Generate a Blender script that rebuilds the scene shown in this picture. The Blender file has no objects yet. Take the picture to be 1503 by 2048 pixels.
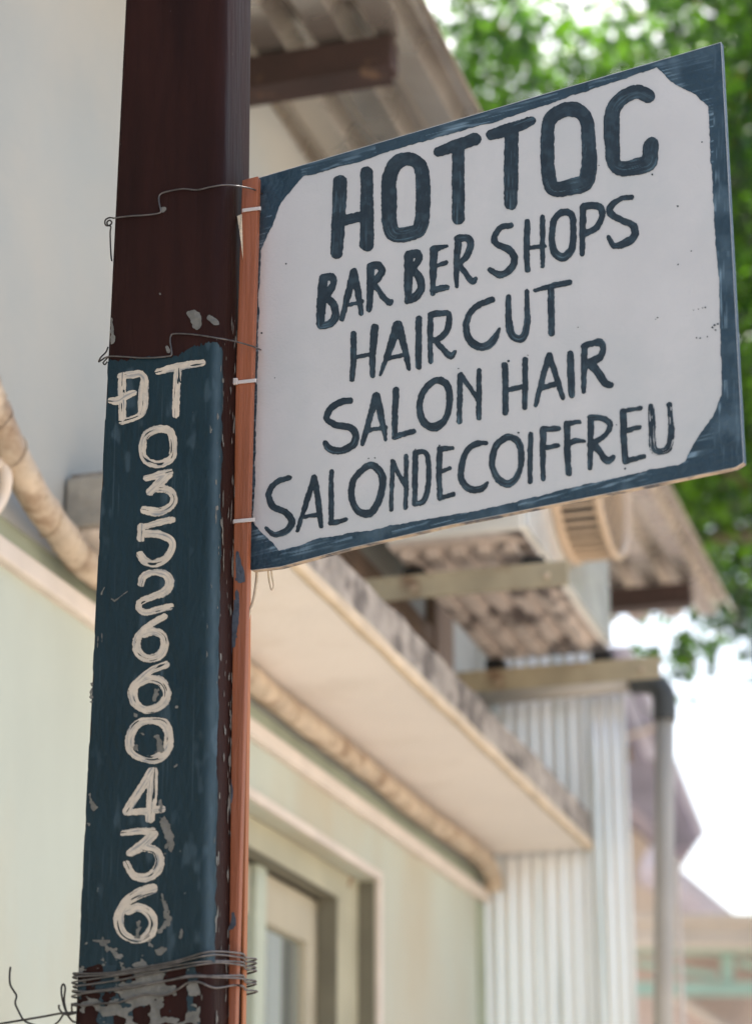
import bpy, math, random
import numpy as np
from math import sin, cos, tan, atan, pi, radians, floor
from mathutils import Vector, Matrix
random.seed(7); rng = np.random.RandomState(7)
SC = bpy.context.scene
COL = SC.collection

# ------------------------------------------------------------------ camera
FPX = 4547.0; CX, CY = 751.5, 1024.0; PITCH = atan(FPX / 12488.0); CAMZ = 1.6
cam_d = bpy.data.cameras.new('camera'); cam = bpy.data.objects.new('camera', cam_d); COL.objects.link(cam)
cam.location = (0, 0, CAMZ); cam.rotation_euler = (pi / 2 + PITCH, 0, 0)
cam_d.sensor_fit = 'VERTICAL'; cam_d.sensor_height = 36.0; cam_d.sensor_width = 36.0
cam_d.lens = FPX / 2048 * 36.0; cam_d.clip_start = 0.05; cam_d.clip_end = 2000
cam_d.dof.use_dof = True; cam_d.dof.focus_distance = 2.83; cam_d.dof.aperture_fstop = 3.9
cam_d.dof.aperture_blades = 0
SC.camera = cam

# ------------------------------------------------------------------ sky, sun, exposure
SUN_AZ, SUN_EL = radians(6), radians(56)          # azimuth clockwise from +Y
w = bpy.data.worlds.new('World'); SC.world = w; w.use_nodes = True
nt = w.node_tree; nt.nodes.clear()
sky = nt.nodes.new('ShaderNodeTexSky'); sky.sky_type = 'NISHITA'; sky.sun_disc = False
sky.sun_elevation = SUN_EL; sky.sun_rotation = SUN_AZ
sky.air_density = 1.3; sky.dust_density = 3.0; sky.ozone_density = 1.0
bg = nt.nodes.new('ShaderNodeBackground'); bg.inputs[1].default_value = 0.15
wo = nt.nodes.new('ShaderNodeOutputWorld')
nt.links.new(sky.outputs[0], bg.inputs[0]); nt.links.new(bg.outputs[0], wo.inputs[0])
sl = bpy.data.lights.new('sun', 'SUN'); sl.energy = 5.0; sl.angle = radians(0.5); sl.color = (1.0, 0.95, 0.87)
so = bpy.data.objects.new('sun', sl); COL.objects.link(so)
sd = Vector((sin(SUN_AZ) * cos(SUN_EL), cos(SUN_AZ) * cos(SUN_EL), sin(SUN_EL)))
so.rotation_euler = sd.to_track_quat('Z', 'Y').to_euler(); so.location = (0, 0, 30)
SC.view_settings.view_transform = 'Standard'; SC.view_settings.look = 'None'
SC.view_settings.exposure = 1.02; SC.view_settings.gamma = 1; SC.view_settings.use_curve_mapping = False

# ------------------------------------------------------------------ frames (world planes)
_F = np.array([0, cos(PITCH), sin(PITCH)]); _U = np.array([0, -sin(PITCH), cos(PITCH)]); _C = np.array([0, 0, CAMZ])
def rays(x, y):
    x = np.asarray(x, float); y = np.asarray(y, float)
    return np.stack([x - CX, -(y - CY) * _U[1] + FPX * _F[1], -(y - CY) * _U[2] + FPX * _F[2]], -1)
class Frame:
    """vertical frame: a = forward (azimuth az right of +Y), n = to its right, z = up"""
    def __init__(s, o, az):
        s.o = np.array(o, float); s.az = az
        s.a = np.array([sin(az), cos(az), 0]); s.n = np.array([cos(az), -sin(az), 0]); s.z = np.array([0, 0, 1.0])
    def at(s, x, y, k, v):
        r = rays(x, y); ax = getattr(s, k); t = (v + s.o @ ax - _C @ ax) / (r @ ax)
        p = _C + r * np.asarray(t)[..., None] - s.o
        return np.stack([p @ s.a, p @ s.n, p[..., 2]], -1)
    def w(s, a, n, z):
        return s.o + np.multiply.outer(a, s.a) + np.multiply.outer(n, s.n) + np.multiply.outer(z, s.z)
    def loc(s, P):
        d = np.asarray(P) - s.o; return np.stack([d @ s.a, d @ s.n, d[..., 2]], -1)
WAZ = radians(16.7)
W = Frame(np.array([-1.7 * cos(WAZ), 1.7 * sin(WAZ), 0]), WAZ)              # house wall at n = 0
PAZ = radians(15.0)
_pc = _C + rays(446, 360) * (2.86 / FPX)
P = Frame((_pc[0], _pc[1], 0), PAZ)                                         # post: front face a = 0, corner n = 0
_s0 = P.w(*P.at(508, 740, 'a', 0.084))
S = Frame((_s0[0], _s0[1], 0), radians(26))                                 # sign board front face a = 0
B = Frame((0, 0, 0), 0.0)

# ------------------------------------------------------------------ noise
def vn(x, y, seed=0):
    x = np.asarray(x, float); y = np.asarray(y, float)
    ix = np.floor(x); iy = np.floor(y); fx = x - ix; fy = y - iy
    fx = fx * fx * (3 - 2 * fx); fy = fy * fy * (3 - 2 * fy)
    def h(a, b):
        v = np.sin(a * 127.1 + b * 311.7 + seed * 74.7) * 43758.5453
        return v - np.floor(v)
    return (h(ix, iy) * (1 - fx) + h(ix + 1, iy) * fx) * (1 - fy) + (h(ix, iy + 1) * (1 - fx) + h(ix + 1, iy + 1) * fx) * fy
def fbm(x, y, seed=0, o=3):
    t = 0; a = 1; s = 0
    for k in range(o):
        t = t + a * vn(x * 2 ** k, y * 2 ** k, seed + k * 13); s += a; a *= 0.5
    return t / s

# ------------------------------------------------------------------ materials
def mat(name, col, rough=0.7, var=0.12, nscale=6.0, bump=0.0, bscale=40.0, metal=0.0, col2=None, c2scale=2.0, c2lo=0.5, c2hi=0.65,
        stretch=(1, 1, 1), spec=0.5, trans=None, spots=None, streak=None, coat=0.0):
    m = bpy.data.materials.new(name); m.use_nodes = True; t = m.node_tree; N = t.nodes; L = t.links
    b = N['Principled BSDF']; out = N['Material Output']
    b.inputs['Roughness'].default_value = rough; b.inputs['Metallic'].default_value = metal
    b.inputs['Specular IOR Level'].default_value = spec; b.inputs['Coat Weight'].default_value = coat
    tc = N.new('ShaderNodeTexCoord'); mp = N.new('ShaderNodeMapping'); mp.inputs['Scale'].default_value = stretch
    L.new(tc.outputs['Object'], mp.inputs[0])
    nz = N.new('ShaderNodeTexNoise'); nz.inputs['Scale'].default_value = nscale; nz.inputs['Detail'].default_value = 6
    L.new(mp.outputs[0], nz.inputs[0])
    def mix(fac, a, bcol):
        x = N.new('ShaderNodeMix'); x.data_type = 'RGBA'; L.new(fac, x.inputs['Factor'])
        for s_, v in (('A', a), ('B', bcol)):
            i = [q for q in x.inputs if q.name == s_ and q.type == 'RGBA'][0]
            if isinstance(v, tuple): i.default_value = (*v, 1)
            else: L.new(v, i)
        return [q for q in x.outputs if q.type == 'RGBA'][0]
    def ramp(src, lo, hi):
        r = N.new('ShaderNodeMapRange'); r.inputs[1].default_value = lo; r.inputs[2].default_value = hi; L.new(src, r.inputs[0]); return r.outputs[0]
    dk = tuple(c * (1 - var) for c in col); lt = tuple(min(1, c * (1 + var)) for c in col)
    c = mix(ramp(nz.outputs[0], 0.3, 0.7), dk, lt)
    if col2:
        n2 = N.new('ShaderNodeTexNoise'); n2.inputs['Scale'].default_value = c2scale; n2.inputs['Detail'].default_value = 8
        n2.inputs['Roughness'].default_value = 0.62; L.new(mp.outputs[0], n2.inputs[0])
        c = mix(ramp(n2.outputs[0], c2lo, c2hi), c, col2)
    if spots:
        scol, sscale, thr = spots
        vo = N.new('ShaderNodeTexNoise'); vo.inputs['Scale'].default_value = sscale; vo.inputs['Detail'].default_value = 2; L.new(tc.outputs['Object'], vo.inputs[0])
        c = mix(ramp(vo.outputs[0], thr, thr + 0.02), c, scol)
    if streak:
        at = N.new('ShaderNodeAttribute'); at.attribute_name = 'streak'
        c = mix(at.outputs['Fac'], c, streak)
    L.new(c, b.inputs['Base Color'])
    if bump:
        bn = N.new('ShaderNodeTexNoise'); bn.inputs['Scale'].default_value = bscale; bn.inputs['Detail'].default_value = 5; L.new(mp.outputs[0], bn.inputs[0])
        bp = N.new('ShaderNodeBump'); bp.inputs['Strength'].default_value = bump; bp.inputs['Distance'].default_value = 0.01
        L.new(bn.outputs[0], bp.inputs['Height']); L.new(bp.outputs[0], b.inputs['Normal'])
    rr = N.new('ShaderNodeMapRange'); rr.inputs[1].default_value = 0.3; rr.inputs[2].default_value = 0.7
    rr.inputs[3].default_value = max(0.03, rough - 0.08); rr.inputs[4].default_value = min(1, rough + 0.08)
    L.new(nz.outputs[0], rr.inputs[0]); L.new(rr.outputs[0], b.inputs['Roughness'])
    if trans:
        tcol, fac = trans
        tb = N.new('ShaderNodeBsdfTranslucent'); tb.inputs[0].default_value = (*tcol, 1)
        ms = N.new('ShaderNodeMixShader'); ms.inputs[0].default_value = fac
        L.new(b.outputs[0], ms.inputs[1]); L.new(tb.outputs[0], ms.inputs[2]); L.new(ms.outputs[0], out.inputs[0])
    return m

M = {}
M['ground'] = mat('ground_concrete', (0.58, 0.50, 0.42), 0.9, 0.15, 1.5, 0.3, 30)
M['wall_up'] = mat('upper_wall_plaster', (0.355, 0.375, 0.365), 0.85, 0.05, 2.5, 0.15, 60, col2=(0.44, 0.42, 0.37), c2scale=1.1, c2lo=0.42, c2hi=0.75)
M['wall_low'] = mat('lower_wall_paint', (0.50, 0.535, 0.455), 0.8, 0.06, 4.0, 0.15, 60, stretch=(1, 1, 0.45), col2=(0.49, 0.445, 0.33), c2scale=1.1, c2lo=0.38, c2hi=0.62, spots=((0.36, 0.33, 0.20), 3.3, 0.74))
M['mould'] = mat('moulding_paint', (0.68, 0.60, 0.52), 0.75, 0.10, 8, 0.2, 50)
M['groove'] = mat('sage_green_paint', (0.36, 0.40, 0.30), 0.75, 0.12, 8)
M['soffit'] = mat('soffit_plaster', (0.82, 0.75, 0.68), 0.9, 0.05, 2.5, 0.2, 50, col2=(0.68, 0.59, 0.50), c2scale=3.0, c2lo=0.5, c2hi=0.85)
M['tanplaster'] = mat('weathered_tan_plaster', (0.34, 0.315, 0.27), 0.9, 0.3, 14, 0.4, 50)
M['mould_edge'] = mat('mouldy_concrete', (0.38, 0.33, 0.28), 0.95, 0.3, 12, 0.6, 60, col2=(0.13, 0.11, 0.095), c2scale=9, c2lo=0.47, c2hi=0.6)
M['edge_tan'] = mat('ochre_drip_edge', (0.62, 0.50, 0.36), 0.9, 0.15, 10)
M['tape'] = mat('tan_pipe_tape', (0.52, 0.42, 0.31), 0.6, 0.25, 14, 0.4, 40, col2=(0.24, 0.15, 0.085), c2scale=11, c2lo=0.48, c2hi=0.68)
M['timber'] = mat('brown_timber', (0.20, 0.14, 0.10), 0.8, 0.25, 10, 0.4, 50, stretch=(1, 1, 0.2))
M['frame'] = mat('window_frame_paint', (0.42, 0.39, 0.27), 0.65, 0.12, 6, 0.15, 40, spots=((0.22, 0.12, 0.06), 9, 0.70))
M['sash'] = mat('window_sash_paint', (0.46, 0.41, 0.30), 0.6, 0.12, 6, 0.15, 40)
M['stile'] = mat('pale_green_paint', (0.46, 0.50, 0.40), 0.6, 0.1, 6)
M['recess_shade'] = mat('dark_olive_shade', (0.155, 0.145, 0.105), 0.6, 0.15, 8)  # dark tone standing in for shade inside the window recess
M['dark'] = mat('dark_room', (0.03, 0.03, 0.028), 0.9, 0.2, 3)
M['curtain'] = mat('room_curtain', (0.10, 0.11, 0.09), 0.9, 0.3, 3)
M['roof'] = mat('roof_sheet_metal', (0.60, 0.555, 0.50), 0.28, 0.05, 4, 0, 30, metal=0.85, col2=(0.46, 0.40, 0.35), c2scale=3, c2lo=0.55, c2hi=0.8)
M['beam'] = mat('dark_steel_beam', (0.035, 0.018, 0.015), 0.6, 0.3, 10, 0.2, 60, col2=(0.25, 0.15, 0.08), c2scale=6, c2lo=0.62, c2hi=0.75)
M['sheet'] = mat('galvanised_sheet', (0.95, 0.96, 0.95), 0.2, 0.04, 5, 0, 12, metal=0.35, stretch=(1, 1, 0.03), col2=(0.30, 0.38, 0.33), c2scale=12, c2lo=0.52, c2hi=0.68)
M['casing'] = mat('air_conditioner_paint', (0.62, 0.60, 0.54), 0.4, 0.06, 5, 0.0)
M['underside'] = mat('dappled_underside', (0.56, 0.48, 0.42), 0.5, 0.2, 8, 0.2, 30, col2=(0.12, 0.095, 0.085), c2scale=6.0, c2lo=0.5, c2hi=0.60)  # pale and dark mottling paints dappled sunlight into the colour
M['grille'] = mat('yellowed_grille', (0.52, 0.39, 0.27), 0.45, 0.1, 8)
M['black'] = mat('black_rubber', (0.012, 0.012, 0.013), 0.7, 0.2, 8)
M['louvre'] = mat('dark_coil_and_shade', (0.03, 0.035, 0.04), 0.5, 0.2, 8)
M['film'] = mat('glossy_plastic_panel', (0.66, 0.68, 0.66), 0.12, 0.12, 12, 0.8, 7, coat=0.6)
M['bracket'] = mat('bracket_paint', (0.36, 0.31, 0.21), 0.6, 0.18, 9, 0.2, 30, col2=(0.20, 0.12, 0.07), c2scale=6, c2lo=0.6, c2hi=0.72)
M['pvc'] = mat('grey_pvc', (0.46, 0.42, 0.36), 0.5, 0.1, 5)
M['pvc_dark'] = mat('dark_pvc', (0.05, 0.055, 0.055), 0.5, 0.1, 5)
M['cream'] = mat('cream_pvc', (0.7, 0.6, 0.5), 0.5, 0.08, 5)
M['post'] = mat('oxblood_post_paint', (0.019, 0.0068, 0.0055), 0.62, 0.3, 30, 0.2, 120, stretch=(1, 1, 0.12), spec=0.10, col2=(0.027, 0.010, 0.008), c2scale=25, c2lo=0.56, c2hi=0.8, spots=((0.15, 0.13, 0.12), 90, 0.79))
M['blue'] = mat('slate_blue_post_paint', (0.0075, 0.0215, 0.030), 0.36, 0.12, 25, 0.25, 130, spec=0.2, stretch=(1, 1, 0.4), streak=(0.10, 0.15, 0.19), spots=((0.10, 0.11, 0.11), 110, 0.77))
M['digit'] = mat('cream_digit_paint', (0.47, 0.41, 0.34), 0.55, 0.10, 60, 0.2, 200, streak=(0.13, 0.16, 0.19))
M['chip'] = mat('bare_grey_metal', (0.115, 0.112, 0.102), 0.6, 0.35, 60, 0.3, 150)
M['panel'] = mat('white_sign_paint', (0.475, 0.480, 0.50), 0.55, 0.04, 9, 0.08, 260, col2=(0.425, 0.445, 0.465), c2scale=6, c2lo=0.45, c2hi=0.7, spots=((0.25, 0.22, 0.18), 70, 0.80))
M['raw'] = mat('raw_board_edge', (0.42, 0.33, 0.24), 0.85, 0.3, 60, 0.3, 90, col2=(0.06, 0.06, 0.07), c2scale=30, c2lo=0.45, c2hi=0.6)
M['border'] = mat('slate_blue_border_paint', (0.022, 0.047, 0.071), 0.42, 0.14, 30, 0.25, 160, streak=(0.15, 0.23, 0.30), spec=0.3)
M['letter'] = mat('slate_letter_paint', (0.0155, 0.028, 0.041), 0.5, 0.12, 40, 0.2, 160, streak=(0.10, 0.17, 0.22), spec=0.3)
M['batten'] = mat('red_stained_wood', (0.27, 0.083, 0.033), 0.5, 0.22, 40, 0.2, 120, stretch=(1, 1, 0.06), col2=(0.14, 0.045, 0.03), c2scale=14, c2lo=0.46, c2hi=0.68)
M['batten2'] = mat('orange_stained_wood', (0.33, 0.115, 0.04), 0.5, 0.2, 40, 0.2, 120, stretch=(1, 1, 0.06))
M['smear'] = mat('slate_smear', (0.05, 0.06, 0.08), 0.5, 0.25, 90, 0.2, 160)
M['wire'] = mat('dull_steel_wire', (0.12, 0.11, 0.105), 0.38, 0.35, 90, 0, metal=0.75)
M['wire_dark'] = mat('oxidised_wire', (0.035, 0.032, 0.03), 0.5, 0.3, 90, 0, metal=0.4)
M['zip'] = mat('white_nylon', (0.62, 0.58, 0.57), 0.4, 0.05, 40, trans=((0.8, 0.78, 0.75), 0.25))
M['cord'] = mat('cream_cord', (0.50, 0.43, 0.33), 0.7, 0.15, 80, 0.4, 300)
M['trunk'] = mat('grey_brown_bark', (0.10, 0.075, 0.05), 0.95, 0.3, 8, 0.8, 20)
M['cliff'] = mat('beige_gable_plaster', (0.60, 0.50, 0.40), 0.85, 0.06, 3)
M['purple'] = mat('hazed_purple_roof', (0.27, 0.24, 0.28), 0.7, 0.2, 6)  # far roof lightened in its own colour to stand in for haze
M['lavender'] = mat('lavender_barge', (0.55, 0.51, 0.58), 0.6, 0.1, 6)
M['pinkwall'] = mat('dusty_pink_wall', (0.66, 0.54, 0.50), 0.85, 0.08, 2)
M['eave'] = mat('warm_grey_eave', (0.60, 0.55, 0.50), 0.8, 0.1, 2)
M['teal'] = mat('mint_rail_paint', (0.38, 0.56, 0.49), 0.5, 0.08, 4)
def leafmat(name, col, tcol, fac=0.5):
    m = bpy.data.materials.new(name); m.use_nodes = True; t = m.node_tree; N = t.nodes; L = t.links
    b = N['Principled BSDF']; b.inputs['Roughness'].default_value = 0.45
    at = N.new('ShaderNodeAttribute'); at.attribute_name = 'tone'
    def mx(a, c):
        x = N.new('ShaderNodeMix'); x.data_type = 'RGBA'; L.new(at.outputs['Fac'], x.inputs['Factor'])
        ia = [q for q in x.inputs if q.type == 'RGBA']; ia[0].default_value = (*a, 1); ia[1].default_value = (*c, 1)
        return [q for q in x.outputs if q.type == 'RGBA'][0]
    L.new(mx(tuple(v * 0.55 for v in col), tuple(v * 1.5 for v in col)), b.inputs['Base Color'])
    tb = N.new('ShaderNodeBsdfTranslucent'); L.new(mx(tuple(v * 0.5 for v in tcol), tcol), tb.inputs[0])
    ms = N.new('ShaderNodeMixShader'); ms.inputs[0].default_value = fac
    L.new(b.outputs[0], ms.inputs[1]); L.new(tb.outputs[0], ms.inputs[2]); L.new(ms.outputs[0], N['Material Output'].inputs[0])
    return m
M['leaf'] = leafmat('fresh_green_leaf', (0.04, 0.085, 0.012), (0.24, 0.56, 0.025), 0.55)
M['leaf_dark'] = leafmat('deep_green_leaf', (0.022, 0.048, 0.018), (0.045, 0.14, 0.02), 0.4)
M['leaf_old'] = leafmat('orange_leaf', (0.25, 0.13, 0.03), (0.5, 0.25, 0.05), 0.5)
def glassmat():
    m = bpy.data.materials.new('window_glass'); m.use_nodes = True; b = m.node_tree.nodes['Principled BSDF']
    b.inputs['Base Color'].default_value = (0.03, 0.04, 0.035, 1); b.inputs['Roughness'].default_value = 0.04
    b.inputs['Metallic'].default_value = 0.75; b.inputs['Base Color'].default_value = (0.42, 0.46, 0.44, 1)
    return m
M['glass'] = glassmat()

# ------------------------------------------------------------------ object helpers
def link(o, parent=None, label=None, cat=None, group=None, kind=None):
    if o.name not in COL.objects: COL.objects.link(o)
    if parent is not None: o.parent = parent
    if label: o['label'] = label
    if cat: o['category'] = cat
    if group: o['group'] = group
    if kind: o['kind'] = kind
    return o
def empty(name, loc, label, cat, group=None, rz=0.0):
    o = bpy.data.objects.new(name, None); o.empty_display_size = 0.1; o.location = tuple(loc); o.rotation_euler = (0, 0, rz)
    return link(o, None, label, cat, group)
def child_space(parent, V):
    """world vertices -> parent's local space"""
    if parent is None: return V
    mats = []; p = parent; m = Matrix.Identity(4)
    while p is not None:
        m = (Matrix.LocRotScale(p.location, p.rotation_euler, p.scale)) @ m; p = p.parent
    inv = np.array(m.inverted()); V = np.asarray(V, float)
    return V @ inv[:3, :3].T + inv[:3, 3]
def meshobj(name, V, faces, material, parent=None, smooth=False, attrs=None, fmat=None, **kw):
    V = child_space(parent, np.asarray(V, float))
    me = bpy.data.meshes.new(name); me.from_pydata([tuple(v) for v in V], [], faces)
    mats = material if isinstance(material, (list, tuple)) else [material]
    for mm in mats: me.materials.append(mm)
    if fmat is not None: me.polygons.foreach_set('material_index', fmat)
    if smooth: me.polygons.foreach_set('use_smooth', [True] * len(me.polygons))
    for k, vals in (attrs or {}).items():
        a = me.attributes.new(k, 'FLOAT', 'POINT'); a.data.foreach_set('value', np.asarray(vals, np.float32))
    me.update()
    o = bpy.data.objects.new(name, me)
    return link(o, parent, **kw)
def bevel(o, wd=0.003, seg=2):
    b = o.modifiers.new('bevel', 'BEVEL'); b.width = wd; b.segments = seg; b.limit_method = 'ANGLE'; return o
BOXF = [(0, 3, 2, 1), (4, 5, 6, 7), (0, 1, 5, 4), (1, 2, 6, 5), (2, 3, 7, 6), (3, 0, 4, 7)]
def box(name, fr, a0, a1, n0, n1, z0, z1, material, parent=None, bev=0.0, seg=2, **kw):
    c = [(a0, n0, z0), (a1, n0, z0), (a1, n1, z0), (a0, n1, z0), (a0, n0, z1), (a1, n0, z1), (a1, n1, z1), (a0, n1, z1)]
    V = np.array([fr.w(*q) for q in c])
    # (a,n,z) is left-handed: flip winding
    o = meshobj(name, V, [tuple(reversed(f)) for f in BOXF], material, parent, **kw)
    if bev: bevel(o, bev, seg)
    return o
def multibox(name, fr, boxes, material, parent=None, **kw):
    V = []; F = []
    for (a0, a1, n0, n1, z0, z1) in boxes:
        k = len(V)
        c = [(a0, n0, z0), (a1, n0, z0), (a1, n1, z0), (a0, n1, z0), (a0, n0, z1), (a1, n0, z1), (a1, n1, z1), (a0, n1, z1)]
        V += [fr.w(*q) for q in c]; F += [tuple(k + i for i in reversed(f)) for f in BOXF]
    return meshobj(name, np.array(V), F, material, parent, **kw)
def prism(name, fr, axis, lo, hi, poly, material, parent=None, **kw):
    """closed polygon extruded along a frame axis; poly given in the two other axes (order a,n,z)"""
    V = []
    for t in (lo, hi):
        for p, q in poly:
            V.append(fr.w(*{'a': (t, p, q), 'n': (p, t, q), 'z': (p, q, t)}[axis]))
    n = len(poly); F = [tuple(range(n)), tuple(range(2 * n - 1, n - 1, -1))]
    for i in range(n): j = (i + 1) % n; F.append((i, i + n, j + n, j))
    return meshobj(name, np.array(V), F, material, parent, **kw)
def cat_rom(pts, k=6, closed=False):
    pts = np.asarray(pts, float); n = len(pts)
    if n < 3: return pts
    out = []
    rngs = range(n) if closed else range(n - 1)
    for i in rngs:
        if closed: p0, p1, p2, p3 = pts[(i - 1) % n], pts[i], pts[(i + 1) % n], pts[(i + 2) % n]
        else: p0, p1, p2, p3 = pts[max(i - 1, 0)], pts[i], pts[i + 1], pts[min(i + 2, n - 1)]
        for t in np.arange(k) / k:
            out.append(0.5 * ((2 * p1) + (-p0 + p2) * t + (2 * p0 - 5 * p1 + 4 * p2 - p3) * t * t + (-p0 + 3 * p1 - 3 * p2 + p3) * t ** 3))
    out.append(pts[0] if closed else pts[-1])
    return np.array(out)
def tube(name, pts, r, material, parent=None, seg=8, k=6, closed=False, radii=None, **kw):
    c = cat_rom(pts, k, closed) if k > 1 else np.asarray(pts, float)
    if closed: c = c[:-1]
    n = len(c)
    rr = np.full(n, r) if radii is None else np.interp(np.linspace(0, 1, n), np.linspace(0, 1, len(radii)), radii)
    T = (np.roll(c, -1, 0) - np.roll(c, 1, 0)) if closed else np.gradient(c, axis=0)
    T /= (np.linalg.norm(T, axis=1)[:, None] + 1e-12)
    up = np.array([0, 0, 1.0]) if abs(T[0][2]) < 0.9 else np.array([1.0, 0, 0])
    u = np.cross(T[0], up); u /= np.linalg.norm(u)
    V = []
    for i in range(n):
        u = u - T[i] * (u @ T[i]); u /= np.linalg.norm(u); v = np.cross(T[i], u)
        for j in range(seg):
            th = 2 * pi * j / seg; V.append(c[i] + rr[i] * (cos(th) * u + sin(th) * v))
    F = []
    for i in range(n if closed else n - 1):
        i2 = (i + 1) % n
        for j in range(seg):
            j2 = (j + 1) % seg; F.append((i * seg + j, i * seg + j2, i2 * seg + j2, i2 * seg + j))
    if not closed: F += [tuple(reversed(range(seg))), tuple(range((n - 1) * seg, n * seg))]
    return meshobj(name, np.array(V), F, material, parent, smooth=True, **kw)

# ------------------------------------------------------------------ painted layers: marching squares on a field
def march(f, X, Y):
    ny, nx = f.shape; ins = f > 0
    c = ins[:-1, :-1].astype(int) + ins[:-1, 1:] + ins[1:, 1:] + ins[1:, :-1]
    vid = -np.ones((ny, nx), int); full = c == 4
    used = np.zeros((ny, nx), bool)
    part = (c > 0) & (c < 4)
    anyc = full | part
    used[:-1, :-1] |= anyc; used[:-1, 1:] |= anyc; used[1:, 1:] |= anyc; used[1:, :-1] |= anyc
    used &= ins
    jj, ii = np.nonzero(used); vid[jj, ii] = np.arange(len(jj))
    V = [tuple(p) for p in np.stack([X[jj, ii], Y[jj, ii]], -1)]
    j, i = np.nonzero(full)
    F = np.stack([vid[j, i], vid[j, i + 1], vid[j + 1, i + 1], vid[j + 1, i]], -1).tolist()
    ed = {}
    def ev(j0, i0, j1, i1):
        k = (j0, i0, j1, i1) if (j0, i0) < (j1, i1) else (j1, i1, j0, i0)
        if k in ed: return ed[k]
        a, b = f[j0, i0], f[j1, i1]; t = a / (a - b)
        t = min(max(t, 0.02), 0.98)
        V.append((X[j0, i0] + t * (X[j1, i1] - X[j0, i0]), Y[j0, i0] + t * (Y[j1, i1] - Y[j0, i0]))); ed[k] = len(V) - 1
        return ed[k]
    for j, i in zip(*np.nonzero(part)):
        cs = [(j, i), (j, i + 1), (j + 1, i + 1), (j + 1, i)]; poly = []
        for q in range(4):
            a = cs[q]; b = cs[(q + 1) % 4]
            if ins[a]: poly.append(vid[a])
            if ins[a] != ins[b]: poly.append(ev(*a, *b))
        if len(poly) > 2: F.append(poly)
    return np.array(V), F
def seg_field(strokes, X, Y):
    """strokes: list of (N,3) arrays x,y,r ; returns field, along, across"""
    best = np.full(X.shape, -1e9); al = np.zeros(X.shape); ac = np.zeros(X.shape)
    for si, s in enumerate(strokes):
        L0 = si * 500.0
        for k in range(len(s) - 1):
            (x0, y0, r0), (x1, y1, r1) = s[k], s[k + 1]
            dx, dy = x1 - x0, y1 - y0; l2 = dx * dx + dy * dy + 1e-9; l = math.sqrt(l2)
            t = np.clip(((X - x0) * dx + (Y - y0) * dy) / l2, 0, 1)
            d = np.hypot(X - x0 - t * dx, Y - y0 - t * dy); g = r0 + t * (r1 - r0) - d
            m = g > best
            best = np.where(m, g, best); al = np.where(m, L0 + t * l, al)
            ac = np.where(m, ((X - x0) * dy - (Y - y0) * dx) / l, ac); L0 += l
    return best, al, ac
def mkstrokes(defs, ox, oy, sc):
    out = []
    for d in defs:
        closed = False; smooth = len(d) > 3
        if d[0] == 'o': closed = True; d = d[1:]; smooth = True
        elif d[0] == 'l': d = d[1:]; smooth = False
        r = [q[2] if len(q) > 2 else None for q in d]
        last = next(v for v in r if v is not None)
        for i in range(len(r)):
            if r[i] is None: r[i] = last
            last = r[i]
        a = np.array([(ox + q[0] / sc, oy + q[1] / sc, rr / sc) for q, rr in zip(d, r)])
        if smooth: a = cat_rom(a, 5, closed)
        elif len(a) == 3: a = cat_rom(a, 4)
        out.append(a)
    return out

# ================================================================== GROUND
g = meshobj('ground', np.array([(-600, -600, 0), (600, -600, 0), (600, 900, 0), (-600, 900, 0)]), [(0, 1, 2, 3)], M['ground'], kind='structure')

# ================================================================== HOUSE
house = empty('house', W.w(4.0, 0, 0), 'pale green and white house wall with concrete canopy, window and metal roof behind the post', 'house')
Z_L, Z_G, Z_S = 2.865, 2.905, 2.955
A0, A1 = -1.0, 6.80
OA0, OA1, OZ0, OZ1 = 4.45, 5.66, 1.0, 2.73
multibox('lower_wall', W, [(A0, OA0, -0.15, 0, 0, Z_L), (OA1, A1, -0.15, 0, 0, Z_L), (OA0, OA1, -0.15, 0, OZ1, Z_L), (OA0, OA1, -0.15, 0, 0, OZ0)], M['wall_low'], house)
box('upper_wall', W, A0, A1, -0.15, 0.0, Z_S, 4.70, M['wall_up'], house)
box('sage_band', W, A0, A1, -0.15, -0.006, Z_G, Z_S, M['groove'], house)
box('moulding', W, A0, A1 + 0.01, -0.15, 0.022, Z_L, Z_G, M['mould'], house, bev=0.006)
box('back_wall', W, A0, A1 - 0.02, -4.0, -0.17, 0, 4.48, M['wall_up'], house)
box('corner_trim', W, A1 - 0.075, A1 + 0.004, -0.1, 0.012, 0, Z_L - 0.004, M['groove'], house, bev=0.004)
# concrete canopy
slab = box('canopy_slab', W, 3.655, 6.79, 0.004, 0.352, 3.03, 3.122, M['mould_edge'], house)
def rough_edge(o, amp, cuts=60):
    me = o.data
    import bmesh
    bm = bmesh.new(); bm.from_mesh(me)
    es = [e for e in bm.edges if e.calc_length() > 1]
    bmesh.ops.subdivide_edges(bm, edges=es, cuts=cuts, use_grid_fill=True)
    for v in bm.verts:
        l = v.co; q = vn(l.x * 9 + l.z * 31, l.y * 9 + l.z * 17, 5)
        v.co.z += (q - 0.5) * amp; v.co.x += (vn(l.y * 11, l.z * 40, 8) - 0.5) * amp * 0.6
    bm.to_mesh(me); bm.free()
rough_edge(slab, 0.012)
box('slab_end_cap', W, 3.638, 3.654, 0.004, 0.345, 3.014, 3.115, M['tanplaster'], house, bev=0.006)
box('soffit', W, 3.66, 6.785, 0.004, 0.335, 3.012, 3.022, M['soffit'], house)
de = box('drip_edge', W, 3.657, 6.788, 0.335, 0.356, 3.006, 3.034, M['edge_tan'], house, bev=0.005); rough_edge(de, 0.005)
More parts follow.
